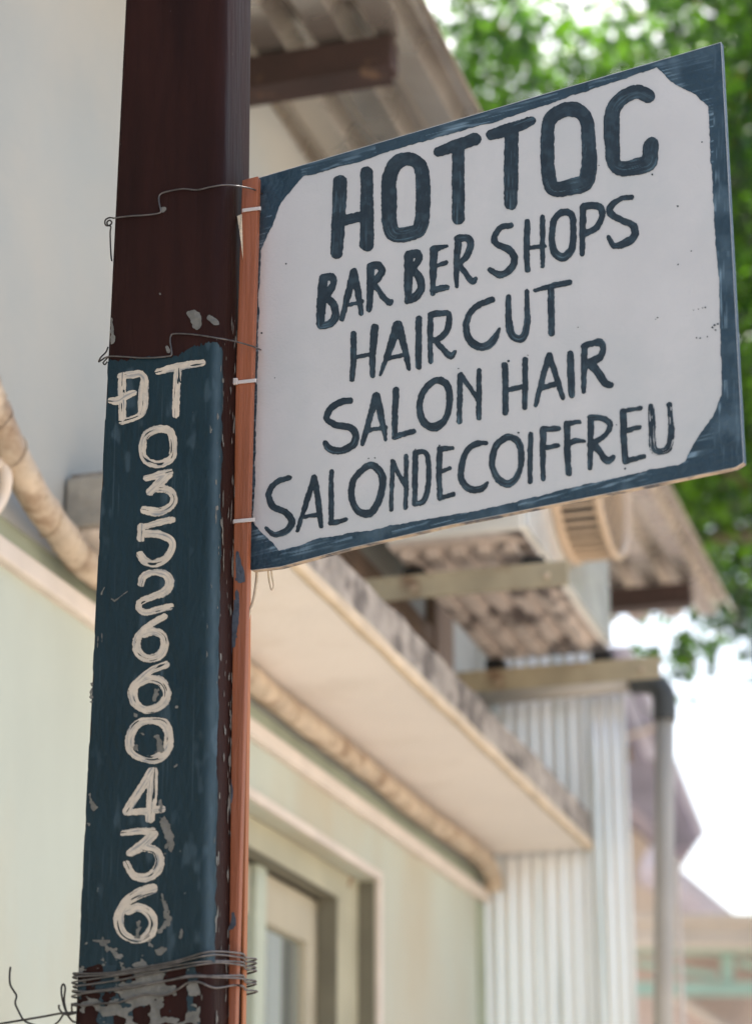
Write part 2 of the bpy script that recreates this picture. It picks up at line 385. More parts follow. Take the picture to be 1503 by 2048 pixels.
# window
win = bpy.data.objects.new('window', None); link(win, house)
def wbox(name, *a, m='frame', bev=0.004, **kw): return box(name, W, *a, M[m], win, bev=bev, **kw)
multibox('window_trim', W, [(OA0 - 0.03, OA1 + 0.03, 0.001, 0.012, OZ1, OZ1 + 0.022), (OA1, OA1 + 0.03, 0.001, 0.012, OZ0, OZ1 - 0.001)], M['mould'], win)
FJ = W.at(674, 2000, 'n', -0.045)[0]; SJ0 = W.at(611, 2000, 'n', -0.10)[0]; SJ1 = W.at(637, 2000, 'n', -0.10)[0]
SHT = 2.645; SHB = W.at(560, 1858, 'n', -0.10)[2]; FHB = 2.655
multibox('frame', W, [(OA0, OA1 - 0.004, -0.095, -0.045, FHB, OZ1 - 0.004), (FJ, OA1 - 0.004, -0.095, -0.045, OZ0, FHB - 0.001), (OA0, FJ - 0.001, -0.095, -0.045, OZ0, OZ0 + 0.06)], M['frame'], win)
multibox('reveal_shade', W, [(OA1 - 0.0035, OA1 - 0.0005, -0.095, -0.002, OZ0, OZ1 - 0.005), (FJ - 0.003, FJ - 0.0005, -0.0955, -0.0455, OZ0 + 0.061, FHB - 0.004), (OA0, FJ - 0.004, -0.0955, -0.0455, FHB - 0.003, FHB - 0.0005)], M['recess_shade'], win)  # thin dark sheets carry the shade of the recess faces in their colour
multibox('sash', W, [(5.06, SJ1, -0.13, -0.10, SHB, SHT), (SJ0, SJ1, -0.13, -0.10, OZ0 + 0.06, SHB - 0.001)], M['sash'], win)
multibox('sash', W, [(OA0 + 0.005, 4.97, -0.13, -0.10, SHB, SHT), (OA0 + 0.005, OA0 + 0.09, -0.13, -0.10, OZ0 + 0.06, SHB - 0.001)], M['sash'], win)
box('mullion', W, 4.985, 5.055, -0.13, -0.085, OZ0 + 0.06, FHB - 0.005, M['stile'], win, bev=0.004)
box('pane', W, 5.057, SJ0 + 0.01, -0.122, -0.118, OZ0 + 0.06, SHB + 0.005, M['glass'], win)
box('pane', W, OA0 + 0.092, 4.97, -0.122, -0.118, OZ0 + 0.06, SHB + 0.005, M['glass'], win)
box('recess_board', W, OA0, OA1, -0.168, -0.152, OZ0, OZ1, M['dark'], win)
# timber rails on the upper wall
box('timber_rail', W, 4.7, 6.15, 0.002, 0.03, 3.50, 3.56, M['timber'], house, bev=0.004)
box('timber_post', W, 6.17, 6.37, 0.002, 0.035, 3.14, 4.45, M['timber'], house, bev=0.004)
# corrugated roof
def roof_profile(n0, n1):
    pts = []; n = 0.019 + 0.147 * math.floor((n0 - 0.019) / 0.147)
    while n < n1 + 0.2:
        for dn, dz in ((-0.030, 0), (-0.006, 0.052), (0.012, 0.052), (0.048, 0.0), (0.085, 0.0)): pts.append((n + dn, 4.5 + dz))
        n += 0.147
    return [p for p in pts if n0 <= p[0] <= n1]
def sheet_strip(name, prof, a0, a1, material, parent, na=12, th=0.002, sag=0.0015, **kw):
    V = []; F = []; m = len(prof)
    aa = np.linspace(a0, a1, na)
    for i, a in enumerate(aa):
        for (n, z) in prof: V.append(W.w(a, n, z + sag * (vn(a * 1.3, n * 4, 3) - 0.5)))
    for i in range(na - 1):
        for j in range(m - 1): F.append((i * m + j, i * m + j + 1, (i + 1) * m + j + 1, (i + 1) * m + j))
    o = meshobj(name, np.array(V), F, material, parent, **kw)
    s_ = o.modifiers.new('thickness', 'SOLIDIFY'); s_.thickness = th; s_.offset = 1
    return o
sheet_strip('roof_sheet', roof_profile(-0.41, 0.54), 1.6, 9.26, M['roof'], house)
sheet_strip('roof_sheet', [(n, z + 0.004) for n, z in roof_profile(-1.3, -0.36)], 1.6, 9.26, M['roof'], house)
sheet_strip('roof_sheet', [(n, z + 0.008) for n, z in roof_profile(-4.0, -1.25)], 1.6, 9.26, M['roof'], house)
for a in (2.32, 4.46, 6.60, 8.76):
    box('roof_beam', W, a, a + 0.06, -0.9 if a > 6.7 else 0.004, 0.40, 4.405, 4.492, M['beam'], house, bev=0.006)
    box('roof_beam_flange', W, a - 0.012, a + 0.075, -0.9 if a > 6.7 else 0.004, 0.385, 4.398, 4.404, M['beam'], house)

# ------------------------------------------------------------------ corrugated partition at the end of the wall
part = empty('corrugated_screen', W.w(6.8, 0.2, 0), 'bright galvanised corrugated sheets standing at the far end of the house wall', 'metal screen')
def corr(name, n0, n1, a, z0, z1, pitch=0.041, dep=0.022):
    ns = np.arange(n0, n1 + 1e-6, pitch / 12); V = []; F = []
    zs = np.linspace(z0, z1, 14); m = len(ns)
    for z in zs:
        for n in ns: V.append(W.w(a - dep * abs(math.cos(pi * n / pitch)) ** 0.7 + 0.006 * (vn(n * 3, z * 1.2, 9) - 0.5) * 2, n + (vn(z * 0.7, n * 2, 4) - 0.5) * 0.006, z))
    for i in range(len(zs) - 1):
        for j in range(m - 1): F.append((i * m + j, (i + 1) * m + j, (i + 1) * m + j + 1, i * m + j + 1))
    o = meshobj(name, np.array(V), F, M['sheet'], part, smooth=True)
    s_ = o.modifiers.new('thickness', 'SOLIDIFY'); s_.thickness = 0.0012
    return o
corr('sheet', -0.06, 0.385, 6.85, 0, 3.78)
corr('sheet', 0.355, 0.472, 6.80, 0, 3.60, pitch=0.033, dep=0.007)
box('screen_rail', W, 6.875, 6.90, 0.0, 0.47, 1.2, 1.25, M['timber'], part)
box('screen_rail', W, 6.875, 6.90, 0.0, 0.47, 3.3, 3.35, M['timber'], part)

# ------------------------------------------------------------------ pipes on the house
wp = lambda px, py, k, v: W.w(*W.at(px, py, k, v))
lp = [wp(-60, 700, 'n', 0.05), wp(-25, 790, 'n', 0.05), wp(0, 850, 'n', 0.055), wp(62, 980, 'n', 0.06), wp(128, 1075, 'n', 0.05), W.w(3.66, 0.045, 2.945)]
lp += [W.w(a, 0.042 + 0.004 * sin(a * 9), z) for a, z in ((3.9, 2.955), (4.3, 2.968), (4.7, 2.972), (5.1, 2.966), (5.5, 2.972), (6.0, 2.966), (6.5, 2.97), (6.76, 2.955), (6.80, 2.90))]
_rr = np.random.RandomState(3); rad = [0.027 + 0.0035 * _rr.rand() + (0.004 if i in (7, 31) else 0) for i in range(60)]
ip = tube('insulated_pipe', lp, 0.03, M['tape'], seg=14, k=6, radii=rad, label='tan tape-wrapped air conditioner pipe running under the concrete canopy', cat='pipe')
# tape wraps as raised turns
tp = []
c = cat_rom(lp, 14)
for i, p in enumerate(c):
    d = c[min(i + 1, len(c) - 1)] - c[max(i - 1, 0)]; d /= np.linalg.norm(d); u = np.cross(d, [0, 0, 1.0]); u /= np.linalg.norm(u); v = np.cross(d, u)
    th = i * 1.15 + 1.6 * sin(i * 0.31); tp.append(p + 0.0295 * (cos(th) * u + sin(th) * v))
tube('tape_turn', tp, 0.0024, M['tape'], parent=ip, seg=5, k=2)
tube('conduit', [wp(-70, 1040, 'n', 0.04), wp(-30, 950, 'n', 0.04), wp(-2, 925, 'n', 0.04), wp(12, 955, 'n', 0.05), wp(2, 1000, 'n', 0.04), wp(-30, 1040, 'n', 0.03)], 0.012, M['cream'], seg=10,
     label='cream conduit bend on the wall at the far left edge', cat='conduit')
dr = empty('drainpipe', W.w(6.75, 0.43, 0), 'grey vertical drainpipe with a dark elbow right of the corrugated sheets', 'drainpipe')
tube('pipe', [W.w(6.75, 0.43, 0.0), W.w(6.75, 0.555, 2.45), W.w(6.75, 0.60, 3.40)], 0.030, M['pvc'], dr, seg=20, k=1)
tube('elbow', [W.w(6.75, 0.599, 3.385), W.w(6.75, 0.602, 3.44), W.w(6.75, 0.598, 3.475), W.w(6.75, 0.575, 3.505), W.w(6.75, 0.53, 3.515), W.w(6.75, 0.50, 3.515)], 0.037, M['pvc_dark'], dr, seg=20, k=5)
tube('inlet_pipe', [W.w(6.75, 0.50, 3.515), W.w(6.75, 0.02, 3.505)], 0.028, M['pvc'], dr, seg=16, k=1)
_q = W.at(1351, 1715, 'a', 7.3)
tube('water_pipe', [W.w(7.3, _q[1] - 0.02, 0), W.w(7.3, _q[1], _q[2])], 0.009, M['cream'], seg=12, k=1, label='thin cream pipe standing close behind the grey drainpipe', cat='water pipe')

# ------------------------------------------------------------------ air conditioner
AA0, AA1, AN0, AN1, AZ0, AZ1 = 5.12, 6.19, 0.185, 0.545, 3.462, 4.12
ac = empty('air_conditioner', W.w(5.6, 0.36, 3.40), 'outdoor air conditioner unit with round fan guard on two wall brackets under the roof', 'air conditioner')
box('casing', W, AA0, AA1, AN0, AN1 - 0.006, AZ0, AZ1, M['casing'], ac, bev=0.012, seg=3)
box('front_panel', W, AA0 + 0.01, AA1 - 0.005, AN1 - 0.005, AN1 + 0.004, AZ0 + 0.01, AZ1 - 0.01, M['film'], ac, bev=0.003)
up = multibox('base_plate', W, [(AA0 + 0.005, AA1 - 0.005, AN0 + 0.005, AN1 - 0.01, AZ0 - 0.006, AZ0 - 0.001)] +
              [(AA0 + 0.06, AA1 - 0.06, AN0 + 0.025 + k * 0.066, AN0 + 0.055 + k * 0.066, AZ0 - 0.024, AZ0 - 0.0065) for k in range(5)], M['underside'], ac)
for a in (5.245, 6.10):
    for n in (AN0 + 0.01, AN1 - 0.04): box('rubber_foot', W, a, a + 0.06, n, n + 0.055, 3.404, AZ0 - 0.0255, M['black'], ac, bev=0.008, seg=3)
q0 = W.at(872, 1040, 'a', AA0); q1 = W.at(1000, 1028, 'a', AA0)
for k in range(5):
    box('louvre', W, AA0 - 0.004, AA0 - 0.0008, q0[1], q1[1], q0[2] - 0.008 + k * 0.03, q0[2] + 0.008 + k * 0.03, M['louvre'], ac)
FA, FZ, FR = 5.59, 3.80, 0.255
gv = []
def ringpts(r, n, k=48): return [W.w(FA + r * sin(2 * pi * i / k), n, FZ + r * cos(2 * pi * i / k)) for i in range(k)]
fg = bpy.data.objects.new('fan_guard', None); link(fg, ac)
N0, N1 = AN1 + 0.004, AN1 + 0.125
def join_tubes(name, lst, material, parent, **kw):
    V = []; F = []
    for pts, r, closed, seg in lst:
        c_ = np.array(pts, float); n = len(c_)
        T = (np.roll(c_, -1, 0) - np.roll(c_, 1, 0)) if closed else np.gradient(c_, axis=0); T /= np.linalg.norm(T, axis=1)[:, None]
        ref = W.n if closed else (np.array([0, 0, 1.0]) if abs(T[0][2]) < 0.9 else W.a); k0 = len(V)
        for i in range(n):
            u = ref - T[i] * (ref @ T[i]); u /= np.linalg.norm(u); v = np.cross(T[i], u)
            for j in range(seg):
                th = 2 * pi * j / seg; V.append(c_[i] + r * (cos(th) * u + sin(th) * v))
        for i in range(n if closed else n - 1):
            i2 = (i + 1) % n
            for j in range(seg): j2 = (j + 1) % seg; F.append((k0 + i * seg + j, k0 + i * seg + j2, k0 + i2 * seg + j2, k0 + i2 * seg + j))
    return meshobj(name, np.array(V), F, material, parent, smooth=True, **kw)
dome = lambda r: N1 + 0.03 * (1 - (r / FR) ** 2)
join_tubes('guard_ring', [(ringpts(r, dome(r)), 0.0022, True, 5) for r in np.arange(0.04, FR, 0.021)] + [(ringpts(FR, N1), 0.012, True, 8), (ringpts(FR, N0 + 0.01), 0.014, True, 8)], M['grille'], fg)
join_tubes('guard_spoke', [([W.w(FA + r * sin(t), dome(r) - 0.004, FZ + r * cos(t)) for r in np.linspace(0.03, FR, 5)], 0.0028, False, 5) for t in np.arange(0, 2 * pi, 2 * pi / 28)], M['grille'], fg)
join_tubes('guard_bar', [([W.w(FA + FR * sin(t), N0, FZ + FR * cos(t)), W.w(FA + FR * sin(t), N1, FZ + FR * cos(t))], 0.0062, False, 6) for t in np.arange(0, 2 * pi, 2 * pi / 56)], M['grille'], fg)
prism('hub', W, 'n', N1 + 0.022, N1 + 0.036, [(FA + 0.04 * sin(t), FZ + 0.04 * cos(t)) for t in np.arange(0, 2 * pi, pi / 10)], M['grille'], fg)
prism('throat_shade', W, 'n', AN1 + 0.0055, N1 - 0.012, [(FA + 0.238 * sin(t), FZ + 0.238 * cos(t)) for t in np.arange(0, 2 * pi, pi / 24)], M['louvre'], fg)  # solid dark plug standing in for the shade inside the drum
prism('fan_well', W, 'n', AN1 + 0.005, AN1 + 0.012, [(FA + 0.245 * sin(t), FZ + 0.245 * cos(t)) for t in np.arange(0, 2 * pi, pi / 20)], M['louvre'], fg)
for k in range(3):
    t0 = k * 2 * pi / 3 + 0.4; pts = []
    for t, rr_ in ((0, .05), (0, .2), (.35, .235), (.8, .22), (.7, .05)): pts.append((rr_, t0 + t))
    V = []
    for rr_, t in pts:
        for d in (0, 0.004): V.append(W.w(FA + rr_ * sin(t), N0 + 0.03 + (t - t0) * 0.06 + d, FZ + rr_ * cos(t)))
    F = [(0, 2, 4, 6, 8), (9, 7, 5, 3, 1)] + [(2 * i, 2 * i + 1, 2 * ((i + 1) % 5) + 1, 2 * ((i + 1) % 5)) for i in range(5)]
    meshobj('fan_blade', np.array(V), F, M['grille'], fg)
for i, (a, n1, lab) in enumerate(((5.20, 0.63, 'olive wall bracket under the near end of the air conditioner'), (6.09, 0.70, 'rusty tan wall bracket under the far end of the air conditioner, above the corrugated sheets'))):
    br = empty('wall_bracket', W.w(a, 0, 3.35), lab, 'bracket', 'brackets carrying the air conditioner')
    prism('arm', W, 'n', 0.005, n1, [(a, 3.40), (a + 0.055, 3.40), (a + 0.055, 3.392), (a + 0.010, 3.392), (a + 0.010, 3.338), (a, 3.338)], M['bracket'], br)
    box('wall_plate', W, a - 0.004, a + 0.06, 0.001, 0.006, 3.15, 3.41, M['bracket'], br)
    for n in (0.23, n1 - 0.06):
        box('bolt', W, a - 0.008, a - 0.001, n, n + 0.016, 3.355, 3.371, M['tape'], br, bev=0.003)

# ================================================================== FAR BUILDINGS
def bp(px, py, Y): q = B.at(px, py, 'a', Y); return (q[1], q[2])
def fpoly(name, pts, Y, dep, material, parent):
    poly = [bp(x, y, Y) for x, y in pts]
    return prism(name, B, 'a', Y, Y + dep, poly, M[material], parent)
Y1 = 20.0
h0 = bp(1330, 1750, Y1)
far = empty('far_house', (h0[0], Y1, 0), 'distant cream house with dark purple gable roof seen behind the drainpipe', 'house')
fpoly('wall', [(1150, 2900), (1420, 2900), (1418, 1834), (1420, 1805), (1335, 1715), (1240, 1640), (1150, 1640)], Y1 + 0.6, 5, 'cliff', far)
fpoly('roof', [(1195, 1290), (1235, 1290), (1402, 1676), (1385, 1694), (1345, 1690), (1262, 1610), (1180, 1600)], Y1, 4, 'purple', far)
fpoly('barge_board', [(1238, 1290), (1262, 1290), (1412, 1668), (1400, 1676)], Y1 - 0.08, 0.06, 'lavender', far)
fpoly('barge_board', [(1228, 1352), (1250, 1350), (1314, 1510), (1296, 1520)], Y1 - 0.08, 0.06, 'lavender', far)
fpoly('eave_trim', [(1225, 1478), (1225, 1484), (1320, 1452), (1320, 1446)], Y1 - 0.16, 0.06, 'cliff', far)
fpoly('lower_roof', [(1300, 1690), (1345, 1724), (1474, 1832), (1448, 1836), (1330, 1745), (1300, 1730)], Y1 - 0.3, 5, 'lavender', far)  # pale lavender carries the haze over this roof in its colour
Y2 = 16.0
b0 = bp(1400, 1950, Y2)
bal = empty('balcony_house', (b0[0], Y2, 0), 'dusty pink building with mint green balcony railing at the lower right', 'house')
fpoly('wall', [(1180, 3100), (1900, 3100), (1900, 1872), (1180, 1872)], Y2 + 0.4, 4, 'pinkwall', bal)
fpoly('eave', [(1180, 1884), (1900, 1890), (1900, 1828), (1180, 1832)], Y2 - 0.3, 5, 'eave', bal)
fpoly('gutter', [(1180, 1842), (1900, 1840), (1900, 1826), (1180, 1828)], Y2 - 0.42, 0.1, 'mould', bal)
rl = bpy.data.objects.new('railing', None); link(rl, bal)
fpoly('top_rail', [(1180, 1906), (1900, 1908), (1900, 1882), (1180, 1886)], Y2, 0.06, 'teal', rl)
fpoly('bottom_rail', [(1180, 1990), (1900, 1990), (1900, 1962), (1180, 1964)], Y2, 0.06, 'teal', rl)
for x in (1253, 1454, 1655, 1856): fpoly('baluster', [(x - 12, 1961), (x + 12, 1961), (x + 12, 1909), (x - 12, 1909)], Y2 + 0.005, 0.05, 'teal', rl)
for x in (1253, 1454, 1655): fpoly('brace', [(x + 20, 1920), (x + 20, 1932), (x + 180, 1958), (x + 180, 1945)], Y2 + 0.01, 0.04, 'teal', rl)
fpoly('stair_band', [(1350, 1992), (1358, 1992), (1470, 2060), (1450, 2060)], Y2 + 0.1, 0.25, 'eave', bal)

# ================================================================== TREES
LEAF = []
for k in range(5):
    a = radians(90 - 62 * (k - 2)) if True else 0
    L_ = (0.62, 0.9, 1.0, 0.9, 0.62)[k]
    LEAF.append((L_ * cos(a), L_ * sin(a))); 
    if k < 4:
        a2 = radians(90 - 62 * (k - 1.5)); LEAF.append((0.40 * cos(a2), 0.40 * sin(a2)))
LEAF.append((0.10, -0.18)); LEAF.append((-0.10, -0.18))
LEAF = np.array(LEAF); LEAF = LEAF[::-1] - np.array([0, 0.1])
def leaves(name, cen, size, tone, matidx, materials, parent, droop=0.5):
    n = len(cen); k = len(LEAF)
    d = rng.normal(size=(n, 3)); d[:, 2] = d[:, 2] * 0.8 - droop; d /= np.linalg.norm(d, axis=1)[:, None]      # tip direction
    nrm = rng.normal(size=(n, 3)) * 0.8 + np.array([0, -0.5, 0.6]); nrm -= d * (nrm * d).sum(1)[:, None]; nrm /= np.linalg.norm(nrm, axis=1)[:, None]
    s_ = np.cross(d, nrm)
    V = cen[:, None, :] + size[:, None, None] * (LEAF[None, :, 0:1] * s_[:, None, :] + LEAF[None, :, 1:2] * d[:, None, :] + (0.35 * LEAF[None, :, 0:1] ** 2) * -nrm[:, None, :])
    V = child_space(parent, V.reshape(-1, 3))
    me = bpy.data.meshes.new(name); me.vertices.add(n * k); me.vertices.foreach_set('co', V.ravel().astype(np.float32))
    me.loops.add(n * k); me.loops.foreach_set('vertex_index', np.arange(n * k, dtype=np.int32))
    me.polygons.add(n); me.polygons.foreach_set('loop_start', np.arange(0, n * k, k, dtype=np.int32)); me.polygons.foreach_set('loop_total', np.full(n, k, np.int32))
    for mm in materials: me.materials.append(mm)
    me.polygons.foreach_set('material_index', matidx.astype(np.int32))
    a = me.attributes.new('tone', 'FLOAT', 'POINT'); a.data.foreach_set('value', np.repeat(tone, k).astype(np.float32))
    me.update(calc_edges=True); me.validate()
    o = bpy.data.objects.new(name, me); return link(o, parent, kind='stuff')
def tree(cx_, cy_, cz_, rx, ry, rz, nclump, per, lsize, mats_, label, hole, trunk_r=0.16, extra=None, fresh=0.5):
    t = empty('tree', (cx_ + 0.3, cy_ + 0.2, 0), label, 'tree', 'trees behind the house')
    cen = []
    while len(cen) < nclump:
        p = rng.uniform(-1, 1, 3)
        r = np.linalg.norm(p)
        if r > 1 or r < 0.25: continue
        q = np.array([cx_ + p[0] * rx, cy_ + p[1] * ry, cz_ + p[2] * rz])
        if vn(q[0] * 1.5, q[2] * 1.5, 21) < hole: continue
        cen.append(q)
    cen = np.array(cen)
    L_ = []
    for c_ in cen:
        m = rng.randint(int(per * 0.5), int(per * 1.5)); L_.append(c_ + rng.normal(size=(m, 3)) * np.array([0.22, 0.22, 0.17]))
    P_ = np.concatenate(L_ + ([extra] if extra is not None else []))
    n = len(P_)
    tone = np.clip(rng.normal(0.5, 0.25, n) + 1.1 * (fbm(P_[:, 0] * 1.6, P_[:, 2] * 1.6, 5) - 0.5), 0, 1)
    mi = (rng.uniform(size=n) > fresh).astype(int); old = rng.uniform(size=n) < 0.012; mi[old] = 2
    # trunk, limbs
    base = np.array([cx_ + 0.3, cy_ + 0.2, 0]); fork = np.array([cx_ + 0.1, cy_, cz_ - rz * 0.75])
    tube('trunk', [base, base * 0.5 + fork * 0.5 + np.array([0.15, 0, 0]), fork], trunk_r, M['trunk'], t, seg=12, radii=[trunk_r * 1.3, trunk_r, trunk_r * 0.75])
    for i in range(14):
        e = cen[rng.randint(len(cen))]; mid = (fork + e) / 2 + rng.normal(size=3) * 0.25 + np.array([0, 0, 0.2])
        tube('branch', [fork, fork * 0.6 + mid * 0.4, mid, e], 0.05, M['trunk'], t, seg=7, k=4, radii=[trunk_r * 0.55, trunk_r * 0.35, 0.02, 0.008])
    leaves('crown', P_, rng.uniform(0.75, 1.25, n) * lsize, tone, mi, mats_, t)
    return t
LM = [M['leaf'], M['leaf_dark'], M['leaf_old']]
def bpts(px, py, Y, n, spx, spy):
    q = B.at(px, py, 'a', Y); s_ = Y / 4839.0
    return np.array([q[1], Y, q[2]]) + rng.normal(size=(n, 3)) * np.array([spx * s_, 0.25, spy * s_])
ext = np.concatenate([bpts(1350, 1330, 12, 60, 45, 25), bpts(1390, 1300, 12, 40, 25, 30), bpts(1300, 1300, 12, 30, 25, 15), bpts(1385, 1425, 12, 1, 1, 1), bpts(1302, 1418, 12, 2, 3, 6), bpts(1400, 1160, 12.5, 90, 45, 40), bpts(1390, 1380, 12, 6, 25, 14)])
tree(2.75, 13.0, 8.3, 2.7, 2.0, 2.75, 700, 56, 0.062, LM, 'leafy green tree with star shaped leaves rising behind the roof edge and sign', 0.42, extra=ext, fresh=0.6)
tree(5.6, 17.0, 9.9, 3.9, 2.4, 4.2, 1000, 60, 0.085, LM, 'darker dense tree filling the background at the upper right', 0.22, 0.2, fresh=0.08)

# ================================================================== POST
CR = 0.015; PD = 0.112
def Rn(z): return 0.0113 * (2.97 - np.clip(z, 1.8, 3.35))
def Ln(z): return -0.1445 - 0.0052 * (2.97 - np.clip(z, 1.8, 3.35))
def surf(s, z, off=0.0):
    """point on the post skin: s = distance from the right corner along the front (negative), round it and down the side"""
    s = np.asarray(s, float); z = np.asarray(z, float); R_ = Rn(z)
    th = np.clip((s + CR) / CR, 0, pi / 2); arc_end = -CR + CR * pi / 2
    a = np.where(s < -CR, -off, CR - (CR + off) * np.cos(th)) + np.where(s > arc_end, s - arc_end, 0)
    n = np.where(s < -CR, R_ + s, R_ - CR + (CR + off) * np.sin(th))
    return P.w(a, n, z)
post = empty('steel_post', P.w(0.05, -0.07, 0), 'dark red square steel post with a blue painted phone number panel', 'post')
zs = np.concatenate([np.linspace(0, 1.7, 6), np.linspace(1.8, 3.4, 40), np.linspace(3.6, 4.6, 4)])
V = []
ring = []
for k in range(9): t = k / 8 * pi / 2; ring.append(('R', -CR + CR * sin(t), CR - CR * cos(t)))
for k in range(4): t = k / 3 * pi / 2; ring.append(('R', -0.008 + 0.008 * cos(t), PD - 0.008 + 0.008 * sin(t)))
for k in range(4): t = k / 3 * pi / 2; ring.append(('L', 0.008 - 0.008 * sin(t), PD - 0.008 + 0.008 * cos(t)))
for k in range(5): t = k / 4 * pi / 2; ring.append(('L', 0.006 - 0.006 * cos(t), 0.006 - 0.006 * sin(t)))
m = len(ring)
for z in zs:
    for (sd_, dn, a) in ring: V.append(P.w(a, (Rn(z) if sd_ == 'R' else Ln(z)) + dn, z))
F = [(i * m + j, i * m + (j + 1) % m, (i + 1) * m + (j + 1) % m, (i + 1) * m + j) for i in range(len(zs) - 1) for j in range(m)] + [tuple(reversed(range(m))), tuple(range((len(zs) - 1) * m, len(zs) * m))]
tb = meshobj('tube', np.array(V), F, M['post'], post, smooth=True)
def px2sz(px, py):
    q = P.at(px, py, 'a', 0.0); return q[..., 1] - Rn(q[..., 2]), q[..., 2]
def post_layer_px(name, fieldfn, x0, x1, y0, y1, cell, off, material, **kw):
    X, Y = np.meshgrid(np.arange(x0, x1, cell), np.arange(y0, y1, cell)); f, attr = fieldfn(X, Y)
    v, F = march(f, X, Y)
    if not len(F): return None
    s, z = px2sz(v[:, 0], v[:, 1]); st = attr(v[:, 0], v[:, 1])
    o = meshobj(name, surf(s, z, off), [tuple(reversed(q)) for q in F], material, post, attrs={'streak': st}, **kw); return o
# blue paint field in skin coordinates
topx = np.array([205, 250, 290, 330, 355, 372, 385, 400, 415, 432, 442, 452, 470]); topy = np.array([722, 720, 716, 717, 712, 702, 694, 690, 686, 684, 690, 712, 720])
ts, tz = px2sz(topx.astype(float), topy.astype(float))
Sg, Zg = np.meshgrid(np.arange(-0.158, 0.012, 0.0014), np.arange(1.93, 2.82, 0.0014))
ztop = np.interp(Sg, ts, tz) + 0.006 * (vn(Sg * 900, Zg * 6, 3) - 0.5) + 0.004 * (vn(Sg * 240, Zg * 6, 7) - 0.5)
bs, bz = px2sz(np.array([150., 200, 250, 300, 350, 400, 430, 450]), np.array([1938., 1925, 1942, 1965, 1938, 1928, 1925, 1925]))
zbot = np.interp(Sg, bs, bz) + 0.014 * (fbm(Sg * 120, Zg * 50, 5) - 0.5)
sr = 0.004 + 0.0035 * (fbm(Sg * 40, Zg * 60, 9) - 0.5) * 2
Lz = Ln(Zg) - Rn(Zg) + 0.0015 + 0.002 * np.maximum(0, fbm(Zg * 45, Sg * 60, 12) - 0.5) * 3
fb = np.minimum(np.minimum(ztop - Zg, Zg - zbot), np.minimum(sr - Sg, Sg - Lz))
v, F = march(fb, Sg, Zg)
edge_sheen = np.exp(-((v[:, 0] + 0.004) / 0.006) ** 2) * (0.22 + 0.25 * fbm(v[:, 0] * 300, v[:, 1] * 60, 41))  # lighter band painted on the rounded corner, standing in for its sky sheen
stv = np.clip((vn(v[:, 0] * 700, v[:, 1] * 9, 31) - 0.86) * 1.6, 0, 0.2) + np.clip((fbm(v[:, 0] * 60, v[:, 1] * 25, 33) - 0.68) * 2.0, 0, 0.2) + edge_sheen
blue = meshobj('blue_paint', surf(v[:, 0], v[:, 1], 0.0006), F, M['blue'], post, attrs={'streak': stv})
